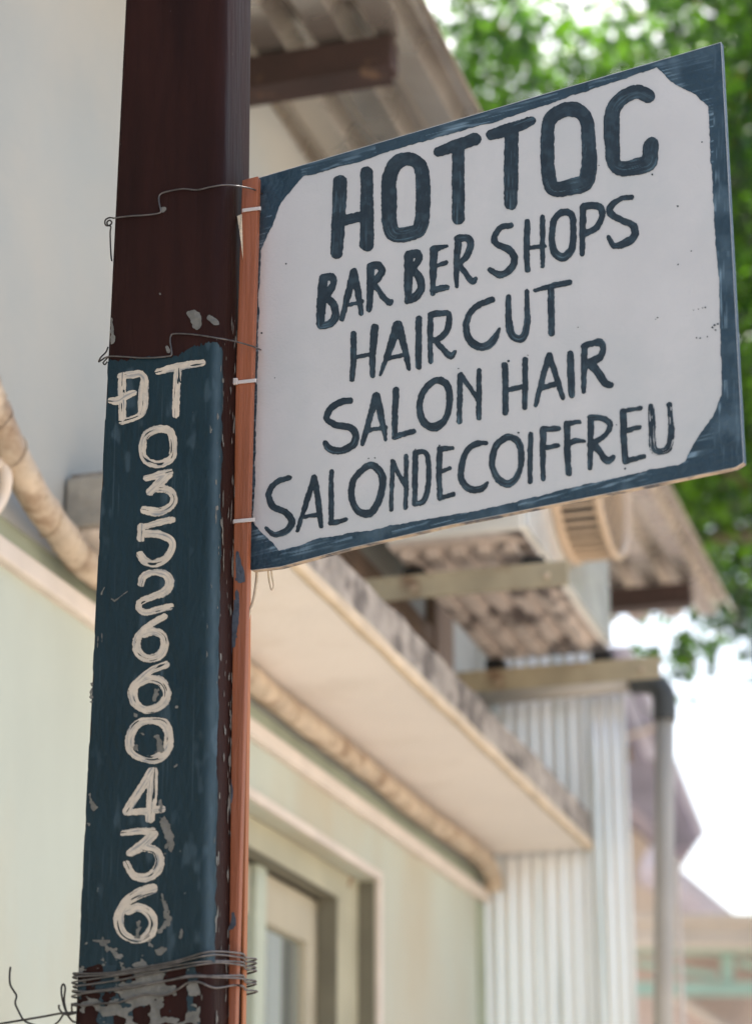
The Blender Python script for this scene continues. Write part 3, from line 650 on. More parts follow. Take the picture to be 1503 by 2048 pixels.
# digits
ZE, ZF, ZG = (160, 340, 3.7575), (140, 820, 3.6575), (140, 1360, 3.6575)
DIG = [
 (ZE, [[(322, 1550, 30), (318, 1650, 32), (322, 1780, 28), (325, 1885, 30)], [(310, 1552, 26), (400, 1540, 28), (455, 1535, 26), (488, 1575, 28), (480, 1660, 38), (476, 1780, 36), (462, 1835, 26)], [(318, 1892, 24), (400, 1872, 22), (465, 1838, 22)], [(232, 1735, 20), (290, 1735, 32), (350, 1700, 30), (412, 1675, 20)]]),
 (ZE, [[(588, 1518, 22), (700, 1490, 27), (800, 1470, 28), (922, 1450, 26)], [(738, 1500, 30), (733, 1600, 28), (726, 1720, 28), (722, 1838, 28)]]),
 (ZF, [['o', (650, 143, 28), (730, 155, 28), (758, 230, 28), (752, 340), (700, 385), (620, 400), (545, 355), (531, 270), (562, 180)]]),
 (ZF, [[(562, 500, 25), (640, 480, 26), (735, 455, 24)], [(725, 475, 30), (660, 535, 34), (590, 600, 30)], [(640, 578, 28), (725, 590, 28), (765, 650, 26), (735, 710, 26), (650, 748, 32), (550, 735, 32)]]),
 (ZF, [[(525, 862, 20), (640, 830, 24), (750, 805, 24)], [(525, 855, 26), (522, 940, 30)], [(560, 908, 28), (660, 912, 30), (742, 950, 30), (752, 1015, 28), (700, 1095, 30), (620, 1122, 32), (550, 1105, 30), (517, 1060, 28)]]),
 (ZF, [[(525, 1268, 27), (545, 1215, 26), (620, 1190, 22), (700, 1205, 30), (733, 1260, 32), (700, 1330, 32), (600, 1370, 24), (520, 1405, 25), (508, 1455, 24), (560, 1482, 24), (650, 1460, 26), (738, 1438, 24)]]),
 (ZF, [[(692, 1515, 24), (610, 1560, 24), (535, 1620, 26), (490, 1700, 30), (510, 1785, 32), (580, 1822, 28), (660, 1795, 32), (696, 1720, 30), (680, 1650, 28), (610, 1622, 30), (545, 1645, 26)]]),
 (ZG, [[(707, -112, 25), (600, -68, 26), (525, -5, 28), (465, 70, 34), (475, 160, 34), (540, 215, 26), (620, 210, 30), (695, 160, 34), (710, 80, 32), (670, 15, 34), (590, -8, 30), (520, 20, 30)]]),
 (ZG, [['o', (600, 300, 24), (690, 320, 36), (725, 400, 32), (715, 500, 38), (650, 570, 38), (570, 582, 26), (470, 535, 34), (440, 460, 34), (462, 365, 32), (520, 312, 30)]]),
 (ZG, [['l', (600, 675, 34), (415, 960, 28)], ['l', (410, 972, 20), (560, 960, 26), (675, 945, 28)], ['l', (615, 672, 32), (605, 830, 38), (588, 1015, 34)]]),
 (ZG, [[(392, 1122, 22), (500, 1108, 24), (605, 1110, 30)], ['l', (615, 1130, 34), (530, 1210, 36), (445, 1265, 30)], [(545, 1225, 30), (630, 1250, 30), (660, 1325, 34), (635, 1400, 36), (560, 1448, 32), (470, 1430, 28), (418, 1345, 24)]]),
 (ZG, [[(608, 1528, 36), (520, 1558, 40), (420, 1620, 34), (362, 1720, 38), (375, 1830, 34), (430, 1885, 28), (510, 1902, 26), (585, 1860, 38), (612, 1775, 34), (580, 1700, 36), (500, 1665, 30), (430, 1690, 30)]]),
]
for di, (zc, defs) in enumerate(DIG):
    st = mkstrokes(defs, *zc); allp = np.concatenate(st); pad = 13
    x0, x1, y0, y1 = allp[:, 0].min() - pad, allp[:, 0].max() + pad, allp[:, 1].min() - pad, allp[:, 1].max() + pad
    def fn(X, Y, st=st, di=di):
        f, al, ac = seg_field(st, X, Y)
        f = f + 2.2 * (fbm(X / 7, Y / 7, di) - 0.5) + 1.6 * (vn(X / 2.4, Y / 2.4, di + 5) - 0.5)
        gap = vn(al / 34 + di * 3.7, ac / 1.9 + 50, 60 + di) * 0.65 + vn(al / 15, ac / 3.5 + 9, 80 + di) * 0.35
        f = np.minimum(f, (0.735 - gap) * 14)
        def attr(x, y):
            g_, a_, c_ = seg_field(st, x, y)
            return np.clip((vn(a_ / 26 + di, c_ / 1.7 + 30, 61 + di) - 0.62) * 2.4, 0, 0.8) + np.clip((fbm(x / 9, y / 9, 4) - 0.6), 0, 0.2)
        return f, attr
    post_layer_px('painted_letter' if di < 2 else 'painted_digit', fn, x0, x1, y0, y1, 1.15, 0.0012, M['digit'])
# grey chips where the paint has come off
CH = [(ZE, [(825, 1085, 22), (870, 1110, 45), (880, 1170, 32)], 1), (ZE, [(975, 1110, 18), (1015, 1145, 26)], 1), (ZE, [(240, 1120, 8), (250, 1270, 16), (240, 1310, 8)], 1),
      (ZE, [(625, 305, 16), (640, 290, 12)], 1), (ZE, [(655, 1330, 6), (670, 1365, 12)], 1), (ZE, [(605, 935, 9), (606, 937, 9)], .6),
      (ZG, [(685, 1030, 24), (710, 1090, 34), (730, 1150, 30), (745, 1235, 20)], 2), (ZG, [(720, 1180, 14), (695, 1260, 8)], 2), (ZG, [(670, 880, 10), (665, 960, 8)], 2),
      (ZG, [(675, 1560, 6), (700, 1660, 16), (725, 1770, 22), (665, 1840, 14)], 2), (ZG, [(150, 830, 8), (160, 890, 12), (185, 940, 20)], 2), (ZG, [(135, 1050, 9), (140, 1055, 9)], 2),
      (ZG, [(510, 1780, 12), (500, 1880, 16)], 2), (ZG, [(640, 420, 12), (665, 500, 26), (630, 530, 10)], 2), (ZG, [(530, 390, 9), (532, 392, 9)], 2), (ZG, [(480, 500, 14), (490, 490, 14)], 2),
      (ZG, [(640, 80, 16), (620, 140, 18)], 2), (ZG, [(820, 1830, 5), (815, 1880, 10)], 2), (ZG, [(775, 632, 10), (776, 634, 10)], 2), (ZG, [(785, 195, 11), (787, 197, 11)], 2),
      (ZG, [(660, 1990, 28), (700, 1970, 16)], 2), (ZG, [(485, 265, 12), (480, 270, 10)], 2), (ZG, [(165, 20, 5), (160, 160, 6)], 2), (ZG, [(250, 1895, 6), (280, 1985, 5)], 2),
      (ZF, [(235, 1350, 5), (245, 1320, 4), (258, 1300, 2)], .6), (ZF, [(310, 1385, 6), (330, 1400, 6), (370, 1370, 4), (425, 1330, 3)], .6), (ZF, [(237, 1620, 3), (240, 1700, 3)], .5), (ZF, [(210, 1660, 3), (205, 1740, 3)], .5)]
for ci, (zc, pts, amp) in enumerate(CH):
    st = mkstrokes([['l'] + pts], *zc); allp = np.concatenate(st)
    def fn(X, Y, st=st, ci=ci, amp=amp):
        f, al, ac = seg_field(st, X, Y); f = f + amp * 2.6 * (fbm(X / 5, Y / 5, ci + 90) - 0.5) * 2
        return f, (lambda x, y: x * 0)
    post_layer_px('paint_chip', fn, allp[:, 0].min() - 14, allp[:, 0].max() + 14, allp[:, 1].min() - 14, allp[:, 1].max() + 14, 1.2, 0.0017, M['chip'])
def low_fn(X, Y):
    q = fbm(X / 26, Y / 20, 44, 4)
    wgt = 0.17 * np.exp(-((X - 300) / 75) ** 2) * np.clip((Y - 1905) / 70, 0, 1) + 0.06 * np.clip((Y - 1905) / 50, 0, 1)
    f = (q - 0.66 + wgt) * 60
    s_, z_ = px2sz(X, Y)
    return np.minimum(f, np.minimum((-0.013 - s_) * 1500, np.minimum(Y - 1880, (s_ - (Ln(z_) - Rn(z_)) - 0.003) * 1500))), (lambda x, y: x * 0)
post_layer_px('paint_chip', low_fn, 140, 440, 1880, 2075, 1.3, 0.0014, M['chip'], kind='stuff')
def low_blue(X, Y):
    f = (fbm(X / 20, Y / 34, 71, 4) - 0.60 + 0.22 * np.exp(-((X - 225) / 22) ** 2)) * 50
    s_, z_ = px2sz(X, Y)
    return np.minimum(f, np.minimum((-0.013 - s_) * 1500, np.minimum(Y - 1930, (s_ - (Ln(z_) - Rn(z_)) - 0.003) * 1500))), (lambda x, y: x * 0 + 0.08)
post_layer_px('blue_paint_remnant', low_blue, 140, 440, 1925, 2075, 1.3, 0.0008, M['blue'], kind='stuff')
# chips along the rounded corner and the side face, in skin coordinates
def skin_layer(name, f, Sg, Zg, off, material):
    v, F = march(f, Sg, Zg)
    if len(F): meshobj(name, surf(v[:, 0], v[:, 1], off), F, material, post, attrs={'streak': v[:, 0] * 0}, kind='stuff')
Sg, Zg = np.meshgrid(np.arange(-0.012, 0.062, 0.0012), np.arange(1.88, 3.02, 0.0016))
fe = (fbm(Sg * 260, Zg * 60, 15, 3) - 0.78 + 0.09 * np.exp(-((Sg - 0.0065) / 0.003) ** 2) + 0.12 * (Sg > 0.035)) * 50
fe = np.minimum(fe, np.where(Zg < 2.80, 1, -1) * 5.0)
skin_layer('paint_chip', fe, Sg, Zg, 0.0013, M['chip'])

# ================================================================== BATTENS
def batten(name, a, th, xl, xr, ytop, ybot, ztop_px, material, label):
    """board whose edges follow the photographed ones, standing on the ground beside the post"""
    L_ = [P.at(x, y, 'a', a) for x, y in xl]; R_ = [P.at(x, y, 'a', a) for x, y in xr]
    zt = P.at(*ztop_px, 'a', a)[2]
    zz = np.array([1.2, 1.9, 2.1, 2.3, 2.5, 2.7, 2.9, zt]); zz = zz[zz <= zt]
    lz = np.polyfit([q[2] for q in L_], [q[1] for q in L_], 1); rz_ = np.polyfit([q[2] for q in R_], [q[1] for q in R_], 1)
    V = []; F = []
    for i, z in enumerate(zz):
        wv = 0.0006 * sin(z * 9); l = np.polyval(lz, max(z, 1.8)) + wv; r = np.polyval(rz_, max(z, 1.8)) + wv; l = max(l, float(Rn(z)) + 0.0005)
        top = 0.003 if i == len(zz) - 1 else 0
        for (n, aa, dz) in ((l, a, 0), (r, a, top), (r, a + th, top), (l, a + th, 0)): V.append(P.w(aa, n, z + dz))
    for i in range(len(zz) - 1):
        for j in range(4): F.append((i * 4 + j, i * 4 + (j + 1) % 4, i * 4 + 4 + (j + 1) % 4, i * 4 + 4 + j))
    F += [(3, 2, 1, 0), tuple(range((len(zz) - 1) * 4, len(zz) * 4))]
    o = meshobj(name, np.array(V), F, material, label=label, cat='wooden batten', group='wooden battens along the post')
    return bevel(o, 0.0012, 2)
bt = batten('wooden_batten', 0.056, 0.012, [(485, 360), (455, 1150), (435, 2048)], [(515, 360), (495, 1150), (472, 2048)], 0, 0, (500, 358), M['batten'], 'front red-brown wooden batten with blue paint smears, tied between post and sign')
b2 = batten('wooden_batten', 0.100, 0.012, [(470, 1150), (450, 2048)], [(497, 1150), (487, 2048)], 0, 0, (500, 700), M['batten2'], 'rear orange wooden batten showing as a thin strip right of the front one')
# smears of blue paint on the front batten
SM = [(ZF, [(1225, 1050, 12), (1235, 1130, 24), (1245, 1200, 34), (1245, 1235, 34)]), (ZF, [(1215, 1330, 14), (1222, 1450, 18), (1205, 1580, 20), (1195, 1720, 12)]), (ZF, [(1180, 1700, 8), (1170, 1850, 7), (1165, 1960, 4)]),
      (ZG, [(1178, 730, 4), (1185, 850, 5), (1160, 1010, 6), (1152, 1250, 4)]), (ZG, [(1190, 1710, 12), (1195, 1780, 24), (1150, 1830, 8)]), (ZG, [(1125, 1070, 14), (1140, 1060, 8)])]
for ci, (zc, pts) in enumerate(SM):
    st = mkstrokes([['l'] + pts], *zc); allp = np.concatenate(st)
    X, Y = np.meshgrid(np.arange(allp[:, 0].min() - 12, allp[:, 0].max() + 12, 1.2), np.arange(allp[:, 1].min() - 12, allp[:, 1].max() + 12, 1.2))
    f, al, ac = seg_field(st, X, Y); f = f + 3.2 * (fbm(X / 3, Y / 14, ci + 20) - 0.5) * 2
    q = P.at(X, Y, 'a', 0.0553); nl = np.interp(q[..., 2], [1.93, 2.4, 3.0], [0.0185, 0.0215, 0.0245]); f = np.minimum(f, (nl - q[..., 1]) * 1500)
    v, F = march(f, X, Y)
    if len(F): meshobj('paint_smear', P.w(*np.moveaxis(P.at(v[:, 0], v[:, 1], 'a', 0.0555), -1, 0)), [tuple(reversed(k)) for k in F], M['smear'], bt, attrs={'streak': v[:, 0] * 0})
# sliver of torn wood and nest fluff left of the batten
def pp(px, py, a): return P.w(*P.at(px, py, 'a', a))
meshobj('wood_splinter', np.array([pp(474, 432, .052), pp(484, 428, .052), pp(486, 520, .054), pp(480, 470, .05), pp(474, 432, .058), pp(484, 428, .058), pp(486, 520, .058), pp(480, 470, .057)]),
        [(0, 3, 2, 1), (4, 5, 6, 7), (0, 1, 5, 4), (1, 2, 6, 5), (2, 3, 7, 6), (3, 0, 4, 7)], M['cord'], label='pale split wood sliver stuck between post and top of batten', cat='splinter')

# ================================================================== SIGN BOARD
cor = [(515, 356), (1441, 84), (1486, 925), (1470, 935), (1300, 970), (1130, 1004), (900, 1050), (700, 1096), (560, 1134), (503, 1141), (498, 1138), (502, 1000), (510, 700), (513, 500)]
sign = empty('sign_board', S.w(0.004, 0.33, S.at(980, 1010, 'a', 0)[2]), 'white hand painted barber sign board with slate blue border tied to the post', 'sign')
def sp(x, y, off=0.0): return S.w(*np.moveaxis(S.at(x, y, 'a', -off), -1, 0))
fr = np.array([sp(x, y) for x, y in cor]); bk = fr + S.a * 0.009
n = len(cor)
F = [tuple(range(n - 1, -1, -1)), tuple(range(n, 2 * n))] + [(i, (i + 1) % n, (i + 1) % n + n, i + n) for i in range(n)]
pn = meshobj('panel', np.concatenate([fr, bk]), F, [M['panel'], M['raw'], M['border']], sign, fmat=[0, 1] + [2 if i in (0, 1) else 1 for i in range(n)])
POLY = np.array([(608, 353), (720, 323), (830, 286), (1000, 241), (1130, 196), (1312, 135), (1330, 153), (1350, 170), (1390, 190), (1415, 212), (1420, 330), (1428, 450), (1436, 560), (1440, 680), (1442, 790), (1425, 830), (1395, 872), (1368, 925),
                 (1280, 945), (1130, 978), (1000, 1011), (900, 1030), (800, 1048), (740, 1060), (640, 1076), (600, 1090), (558, 1101), (545, 1085), (520, 1062), (506, 1042), (510, 950), (513, 820), (516, 700), (518, 600), (521, 500), (545, 450), (562, 404), (585, 378)], float)
OUT = np.array(cor, float)
def poly_sd(poly, X, Y):
    ins = np.zeros(X.shape, bool); d = np.full(X.shape, 1e9)
    for i in range(len(poly)):
        x0, y0 = poly[i]; x1, y1 = poly[(i + 1) % len(poly)]
        c_ = ((y0 > Y) != (y1 > Y)) & (X < (x1 - x0) * (Y - y0) / (y1 - y0 + 1e-12) + x0); ins ^= c_
        dx, dy = x1 - x0, y1 - y0; t = np.clip(((X - x0) * dx + (Y - y0) * dy) / (dx * dx + dy * dy), 0, 1)
        d = np.minimum(d, np.hypot(X - x0 - t * dx, Y - y0 - t * dy))
    return np.where(ins, d, -d)
X, Y = np.meshgrid(np.arange(494, 1492, 1.8), np.arange(80, 1146, 1.8))
wob = 5.0 * (fbm(X / 26, Y / 26, 3, 3) - 0.5) + 1.6 * (vn(X / 5, Y / 5, 8) - 0.5)
fbd = np.minimum(-(poly_sd(POLY, X, Y) + wob), poly_sd(OUT, X, Y) - 1.0)
v, F = march(fbd, X, Y)
def bstreak(x, y):
    right = x > 1425 - 0.0 * y; ca, sa = cos(radians(-14)), sin(radians(-14))
    al = np.where(right, y, x * ca + y * sa); ac = np.where(right, x, -x * sa + y * ca)
    s1 = vn(al / 60, ac / 2.2, 91) * 0.6 + vn(al / 22, ac / 4.5, 92) * 0.4
    d = poly_sd(POLY, x, y)
    edge = np.exp(-((d + 7) / 9.0) ** 2)
    return np.clip((s1 - 0.56) * 3.4, 0, 1) * (0.22 + 0.85 * edge) * (vn(al / 90, 3, 17) > 0.3) + np.clip((fbm(x / 50, y / 50, 55) - 0.5) * 0.8, 0, 0.25)
meshobj('border', sp(v[:, 0], v[:, 1], 0.0005), [tuple(reversed(q)) for q in F], M['border'], sign, attrs={'streak': bstreak(v[:, 0], v[:, 1])})
# two rows of pimples where nails sit under the right border
ZA, ZB, ZC, ZD = (500, 60, 3.006), (960, 60, 2.768), (480, 480, 2.89), (960, 380, 2.768)
LET = [
 (ZA, [['l', (540, 915, 43), (532, 1120, 42), (520, 1340, 37)], ['l', (700, 858, 38), (702, 1100, 41), (700, 1288, 44)], ['l', (545, 1150, 33), (700, 1112, 31)]]),
 (ZA, [['o', (838, 880, 45), (885, 795, 45), (960, 775, 40), (1022, 820, 42), (1038, 930, 44), (1038, 1060, 44), (1020, 1190, 44), (960, 1222, 44), (870, 1230, 46), (838, 1160, 46), (835, 1010, 47)]]),
 (ZA, [['l', (1132, 732, 30), (1240, 695, 38), (1352, 655, 36)], ['l', (1250, 700, 38), (1250, 900, 38), (1250, 1130, 39)]]),
 (ZB, [['l', (60, 580, 30), (170, 545, 34), (282, 503, 26)], ['l', (172, 560, 40), (170, 760, 40), (168, 958, 38)]]),
 (ZB, [['o', (380, 510, 38), (440, 452, 40), (520, 440, 42), (582, 490, 38), (598, 620, 40), (602, 740, 44), (580, 840, 46), (500, 868, 46), (410, 880, 42), (378, 810, 40), (370, 660, 38)]]),
 (ZB, [[(925, 365, 40), (870, 342, 40), (790, 372, 38), (735, 440, 42), (725, 550, 44), (730, 660, 42), (740, 740, 40), (790, 768, 42), (880, 752, 46), (932, 728, 46), (942, 645, 42), (948, 625, 34)]]),
 (ZC, [['l', (480, 222, 24), (470, 350, 28), (465, 488, 24)], [(480, 220, 20), (528, 212, 22), (540, 250, 18), (505, 310, 24), (480, 335, 20)], [(485, 330, 20), (535, 365, 22), (552, 430, 22), (525, 480, 24), (465, 498, 18)]]),
 (ZC, [['l', (655, 185, 22), (622, 320, 20), (588, 455, 15)], ['l', (658, 180, 20), (680, 300, 20), (700, 425, 13)], ['l', (612, 380, 12), (702, 355, 13)]]),
 (ZC, [['l', (752, 165, 24), (752, 280, 21), (745, 402, 16)], [(755, 150, 22), (795, 145, 24), (820, 175, 20), (800, 215, 22), (768, 250, 20)], [(768, 245, 16), (800, 290, 17), (830, 335, 18), (862, 362, 18), (876, 348, 8)]]),
 (ZC, [['l', (975, 90, 28), (972, 220, 26), (968, 348, 20)], [(975, 82, 24), (1025, 82, 24), (1028, 118, 20), (990, 165, 22)], [(990, 160, 20), (1035, 220, 24), (1045, 280, 22), (1010, 330, 26), (965, 352, 18)]]),
 (ZC, [['l', (1118, 55, 24), (1115, 180, 22), (1112, 312, 13)], ['l', (1118, 50, 20), (1192, 35, 12)], ['l', (1115, 155, 13), (1192, 130, 13)], ['l', (1112, 292, 18), (1160, 280, 20), (1194, 274, 15)]]),
 (ZC, [['l', (1258, 25, 22), (1250, 140, 18), (1250, 268, 12)], [(1258, -8, 22), (1312, -10, 22), (1332, 30, 20), (1305, 95, 20), (1262, 140, 16)], [(1265, 138, 16), (1300, 190, 17), (1340, 240, 18), (1358, 222, 12)]]),
 (ZD, [[(168, 196, 18), (110, 210, 16), (76, 262, 17), (92, 302, 17), (150, 325, 20), (188, 375, 20), (165, 440, 20), (105, 470, 20), (52, 440, 13)]]),
 (ZD, [['l', (260, 175, 16), (255, 300, 18), (260, 442, 16)], ['l', (343, 150, 15), (343, 290, 15), (343, 420, 13)], ['l', (262, 322, 13), (355, 310, 12)]]),
 (ZD, [['o', (455, 123, 20), (505, 140, 20), (514, 220, 18), (506, 320, 20), (460, 372, 24), (410, 345, 22), (396, 260, 18), (408, 165, 18)]]),
 (ZD, [['l', (568, 95, 20), (565, 220, 18), (563, 355, 14)], [(572, 92, 22), (630, 85, 20), (670, 105, 20), (668, 165, 18), (632, 215, 18), (580, 240, 18)]]),
 (ZD, [[(835, 38, 15), (770, 50, 14), (715, 100, 20), (730, 140, 20), (790, 172, 18), (846, 198, 20), (850, 255, 22), (800, 295, 22), (740, 308, 18), (708, 262, 14)]]),
 (ZC, [['l', (655, 540, 18), (655, 680, 18), (645, 808, 14)], ['l', (778, 508, 24), (765, 650, 20), (764, 785, 14)], ['l', (655, 680, 12), (772, 657, 13)]]),
 (ZC, [['l', (908, 492, 26), (860, 640, 20), (808, 780, 8)], ['l', (915, 490, 24), (945, 610, 20), (975, 742, 14)], ['l', (850, 688, 13), (960, 660, 13)]]),
 (ZC, [['l', (1032, 455, 18), (1030, 600, 20), (1030, 730, 18)]]),
 (ZC, [['l', (1098, 440, 17), (1098, 570, 17), (1100, 705, 14)], [(1100, 432, 18), (1150, 425, 18), (1202, 428, 18), (1204, 490, 18), (1180, 545, 18), (1125, 585, 18)], [(1125, 580, 18), (1170, 630, 18), (1215, 672, 18), (1240, 645, 9)]]),
 (ZC, [[(1456, 345, 18), (1390, 370, 18), (1325, 425, 19), (1304, 510, 20), (1335, 590, 24), (1400, 618, 24), (1460, 582, 22), (1497, 512, 10)]]),
 (ZD, [[(155, 592, 15), (155, 700, 19), (168, 790, 22), (200, 822, 22), (240, 810, 22), (258, 740, 18), (258, 650, 16), (257, 560, 14)]]),
 (ZD, [['l', (300, 555, 10), (400, 530, 16), (492, 512, 17)], ['l', (390, 545, 18), (391, 670, 19), (393, 795, 18)]]),
 (ZC, [[(635, 928, 18), (580, 938, 20), (520, 975, 20), (502, 1035, 20), (560, 1070, 20), (640, 1085, 20), (668, 1130, 20), (650, 1185, 22), (580, 1218, 22), (520, 1208, 22), (492, 1172, 16)]]),
 (ZC, [['l', (785, 900, 22), (745, 1045, 18), (705, 1180, 14)], ['l', (790, 900, 20), (815, 1020, 20), (840, 1155, 12)], ['l', (735, 1102, 13), (838, 1082, 14)]]),
 (ZC, [['l', (902, 868, 20), (894, 1000, 18), (892, 1135, 18)], ['l', (892, 1138, 19), (950, 1120, 16), (1000, 1105, 16)]]),
 (ZC, [['o', (1125, 812, 20), (1190, 832, 22), (1210, 910, 20), (1192, 1020, 18), (1130, 1080, 26), (1065, 1058, 22), (1036, 980, 20), (1056, 880, 18)]]),
 (ZC, [['l', (1268, 785, 15), (1268, 900, 17), (1265, 1050, 15)], ['l', (1275, 780, 15), (1325, 850, 14), (1375, 930, 14)], ['l', (1380, 755, 14), (1378, 900, 16), (1378, 1030, 15)]]),
 (ZD, [['l', (135, 970, 18), (138, 1100, 18), (138, 1232, 17)], ['l', (247, 942, 16), (247, 1080, 17), (245, 1203, 16)], ['l', (140, 1108, 16), (250, 1085, 14)]]),
 (ZD, [['l', (378, 915, 16), (342, 1050, 17), (305, 1190, 12)], ['l', (382, 915, 16), (415, 1020, 17), (455, 1150, 13)], ['l', (330, 1100, 15), (425, 1072, 16)]]),
 (ZD, [['l', (497, 905, 19), (500, 1020, 22), (505, 1135, 19)]]),
 (ZD, [['l', (575, 880, 18), (573, 1000, 18), (570, 1115, 13)], [(572, 866, 18), (615, 850, 18), (665, 845, 22), (678, 885, 16), (655, 930, 22), (600, 955, 20)], [(610, 965, 26), (650, 1010, 24), (685, 1065, 22), (718, 1080, 18)]]),
 (ZC, [[(282, 1375, 17), (210, 1400, 17), (166, 1465, 18), (190, 1540, 19), (260, 1572, 20), (300, 1625, 20), (270, 1680, 20), (200, 1702, 16), (150, 1665, 10)]]),
 (ZC, [['l', (428, 1372, 16), (382, 1520, 16), (330, 1682, 11)], ['l', (432, 1372, 15), (450, 1510, 18), (468, 1655, 14)], ['l', (365, 1600, 13), (440, 1588, 13)]]),
 (ZC, [['l', (527, 1340, 14), (526, 1490, 16), (526, 1630, 15)], ['l', (524, 1635, 17), (570, 1628, 15), (610, 1615, 13)]]),
 (ZC, [['o', (742, 1305, 20), (800, 1328, 24), (824, 1400, 22), (800, 1510, 20), (745, 1580, 24), (680, 1565, 20), (645, 1490, 20), (657, 1385, 18)]]),
 (ZC, [['l', (880, 1280, 14), (876, 1420, 13), (872, 1560, 13)], ['l', (884, 1285, 14), (920, 1360, 13), (962, 1440, 13)], ['l', (958, 1252, 13), (958, 1400, 14), (955, 1545, 13)]]),
 (ZC, [['l', (1012, 1230, 17), (1010, 1380, 17), (1008, 1525, 16)], [(1015, 1230, 16), (1068, 1228, 16), (1088, 1290, 16), (1085, 1430, 16), (1058, 1510, 18), (1010, 1522, 15)]]),
 (ZC, [['l', (1152, 1212, 18), (1148, 1350, 18), (1155, 1490, 17)], ['l', (1150, 1210, 18), (1226, 1202, 12)], ['l', (1150, 1342, 15), (1210, 1320, 12)], ['l', (1155, 1492, 16), (1230, 1470, 13)]]),
 (ZC, [[(1420, 1172, 13), (1360, 1180, 18), (1305, 1225, 18), (1276, 1320, 19), (1285, 1400, 20), (1330, 1440, 22), (1390, 1438, 20), (1425, 1405, 11)]]),
 (ZD, [['o', (145, 1370, 19), (205, 1390, 20), (226, 1470, 18), (214, 1565, 16), (160, 1625, 22), (100, 1600, 20), (64, 1520, 17), (85, 1420, 18)]]),
 (ZD, [['l', (278, 1352, 14), (274, 1480, 15), (275, 1615, 14)]]),
 (ZD, [['l', (348, 1325, 20), (345, 1450, 16), (348, 1602, 14)], ['l', (348, 1325, 18), (400, 1322, 16), (432, 1320, 13)], ['l', (350, 1430, 15), (425, 1415, 14)]]),
 (ZD, [['l', (478, 1295, 18), (480, 1430, 18), (487, 1568, 17)], ['l', (478, 1292, 16), (545, 1283, 13)], ['l', (485, 1402, 15), (530, 1388, 15), (575, 1390, 8)]]),
 (ZD, [['l', (610, 1265, 18), (608, 1400, 17), (605, 1540, 14)], [(608, 1262, 18), (660, 1260, 17), (714, 1290, 18), (700, 1345, 14), (650, 1385, 16), (612, 1395, 16)], [(625, 1400, 20), (660, 1450, 18), (700, 1500, 20), (735, 1480, 14)]]),
 (ZD, [['l', (790, 1230, 20), (792, 1370, 19), (800, 1500, 18)], ['l', (790, 1224, 14), (885, 1207, 12)], ['l', (800, 1335, 15), (880, 1312, 13)], ['l', (800, 1502, 15), (905, 1475, 13)]]),
 (ZD, [[(944, 1200, 17), (948, 1290, 20), (950, 1380, 20), (960, 1440, 20), (995, 1448, 20), (1038, 1430, 20), (1055, 1350, 19), (1050, 1270, 17), (1045, 1190, 17)]]),
]
def letter(st, di, amp=1.0, name='painted_letter', crack=False):
    allp = np.concatenate(st); pad = 16
    X, Y = np.meshgrid(np.arange(allp[:, 0].min() - pad, allp[:, 0].max() + pad, 1.3), np.arange(allp[:, 1].min() - pad, allp[:, 1].max() + pad, 1.3))
    f, al, ac = seg_field(st, X, Y)
    f = f + amp * (2.8 * (fbm(X / 9, Y / 9, di) - 0.5) + 1.3 * (vn(X / 3, Y / 3, di + 5) - 0.5))
    if crack: f = np.minimum(f, (0.70 - vn(al / 22, ac / 1.7 + 50, 60 + di)) * 12)
    v, F = march(f, X, Y)
    if not len(F): return
    g_, a_, c_ = seg_field(st, v[:, 0], v[:, 1])
    low = np.clip((v[:, 1] - allp[:, 1].min()) / (np.ptp(allp[:, 1]) + 1e-6), 0, 1) ** 4
    stv = np.clip((vn(a_ / 30 + di, c_ / 1.5 + 30, 61 + di) - 0.66) * 3.0, 0, 1) * (0.07 + 0.75 * np.maximum(low, (fbm(v[:, 0] / 40, v[:, 1] / 40, di) > 0.62) * 0.6)) + np.clip(fbm(v[:, 0] / 16, v[:, 1] / 16, di + 3) - 0.5, 0, 0.3) * 0.5
    meshobj(name, sp(v[:, 0], v[:, 1], 0.0006), [tuple(reversed(q)) for q in F], M['letter'], sign, attrs={'streak': stv})
for di, (zc, defs) in enumerate(LET):
    letter(mkstrokes(defs, *zc), di, crack=(di == len(LET) - 1))
# paint drips and specks
sk = []
for (zc, pts) in ((ZD, [(1178, 665, 3), (1205, 660, 3), (1228, 652, 3), (1243, 650, 5), (1283, 760, 6), (1295, 748, 6), (1312, 742, 5), (1300, 775, 5), (1195, 818, 4), (1215, 820, 4), (980, 706, 4), (968, 716, 3), (1255, 812, 4), (1092, 412, 4), (1165, 338, 4), (155, 948, 7), (262, 915, 3), (210, 1343, 6), (752, 1300, 4), (800, 1542, 6), (540, 760, 3)]),
                  (ZC, [(742, 1262, 4), (778, 1260, 4), (1012, 1210, 4), (1152, 1188, 5), (1260, 743, 4), (125, 538, 5), (265, 138, 5), (200, 797, 3)]), (ZB, [(1090, 975, 5), (1225, 620, 4), (950, 800, 5), (655, 750, 3)])):
    for (x, y, r) in pts: sk.append((zc[0] + x / zc[2], zc[1] + y / zc[2], r / zc[2]))
V = []; F = []
for (x, y, r) in sk:
    k0 = len(V); m = 7
    for j in range(m):
        t = 2 * pi * j / m; rr_ = r * (0.75 + 0.5 * random.random()); V.append(sp(x + rr_ * 1.2 * cos(t), y + rr_ * sin(t), 0.0006))
    F.append(tuple(range(k0, k0 + m)))
meshobj('paint_speck', np.array(V), F, M['letter'], sign, attrs={'streak': np.zeros(len(V))}, kind='stuff')

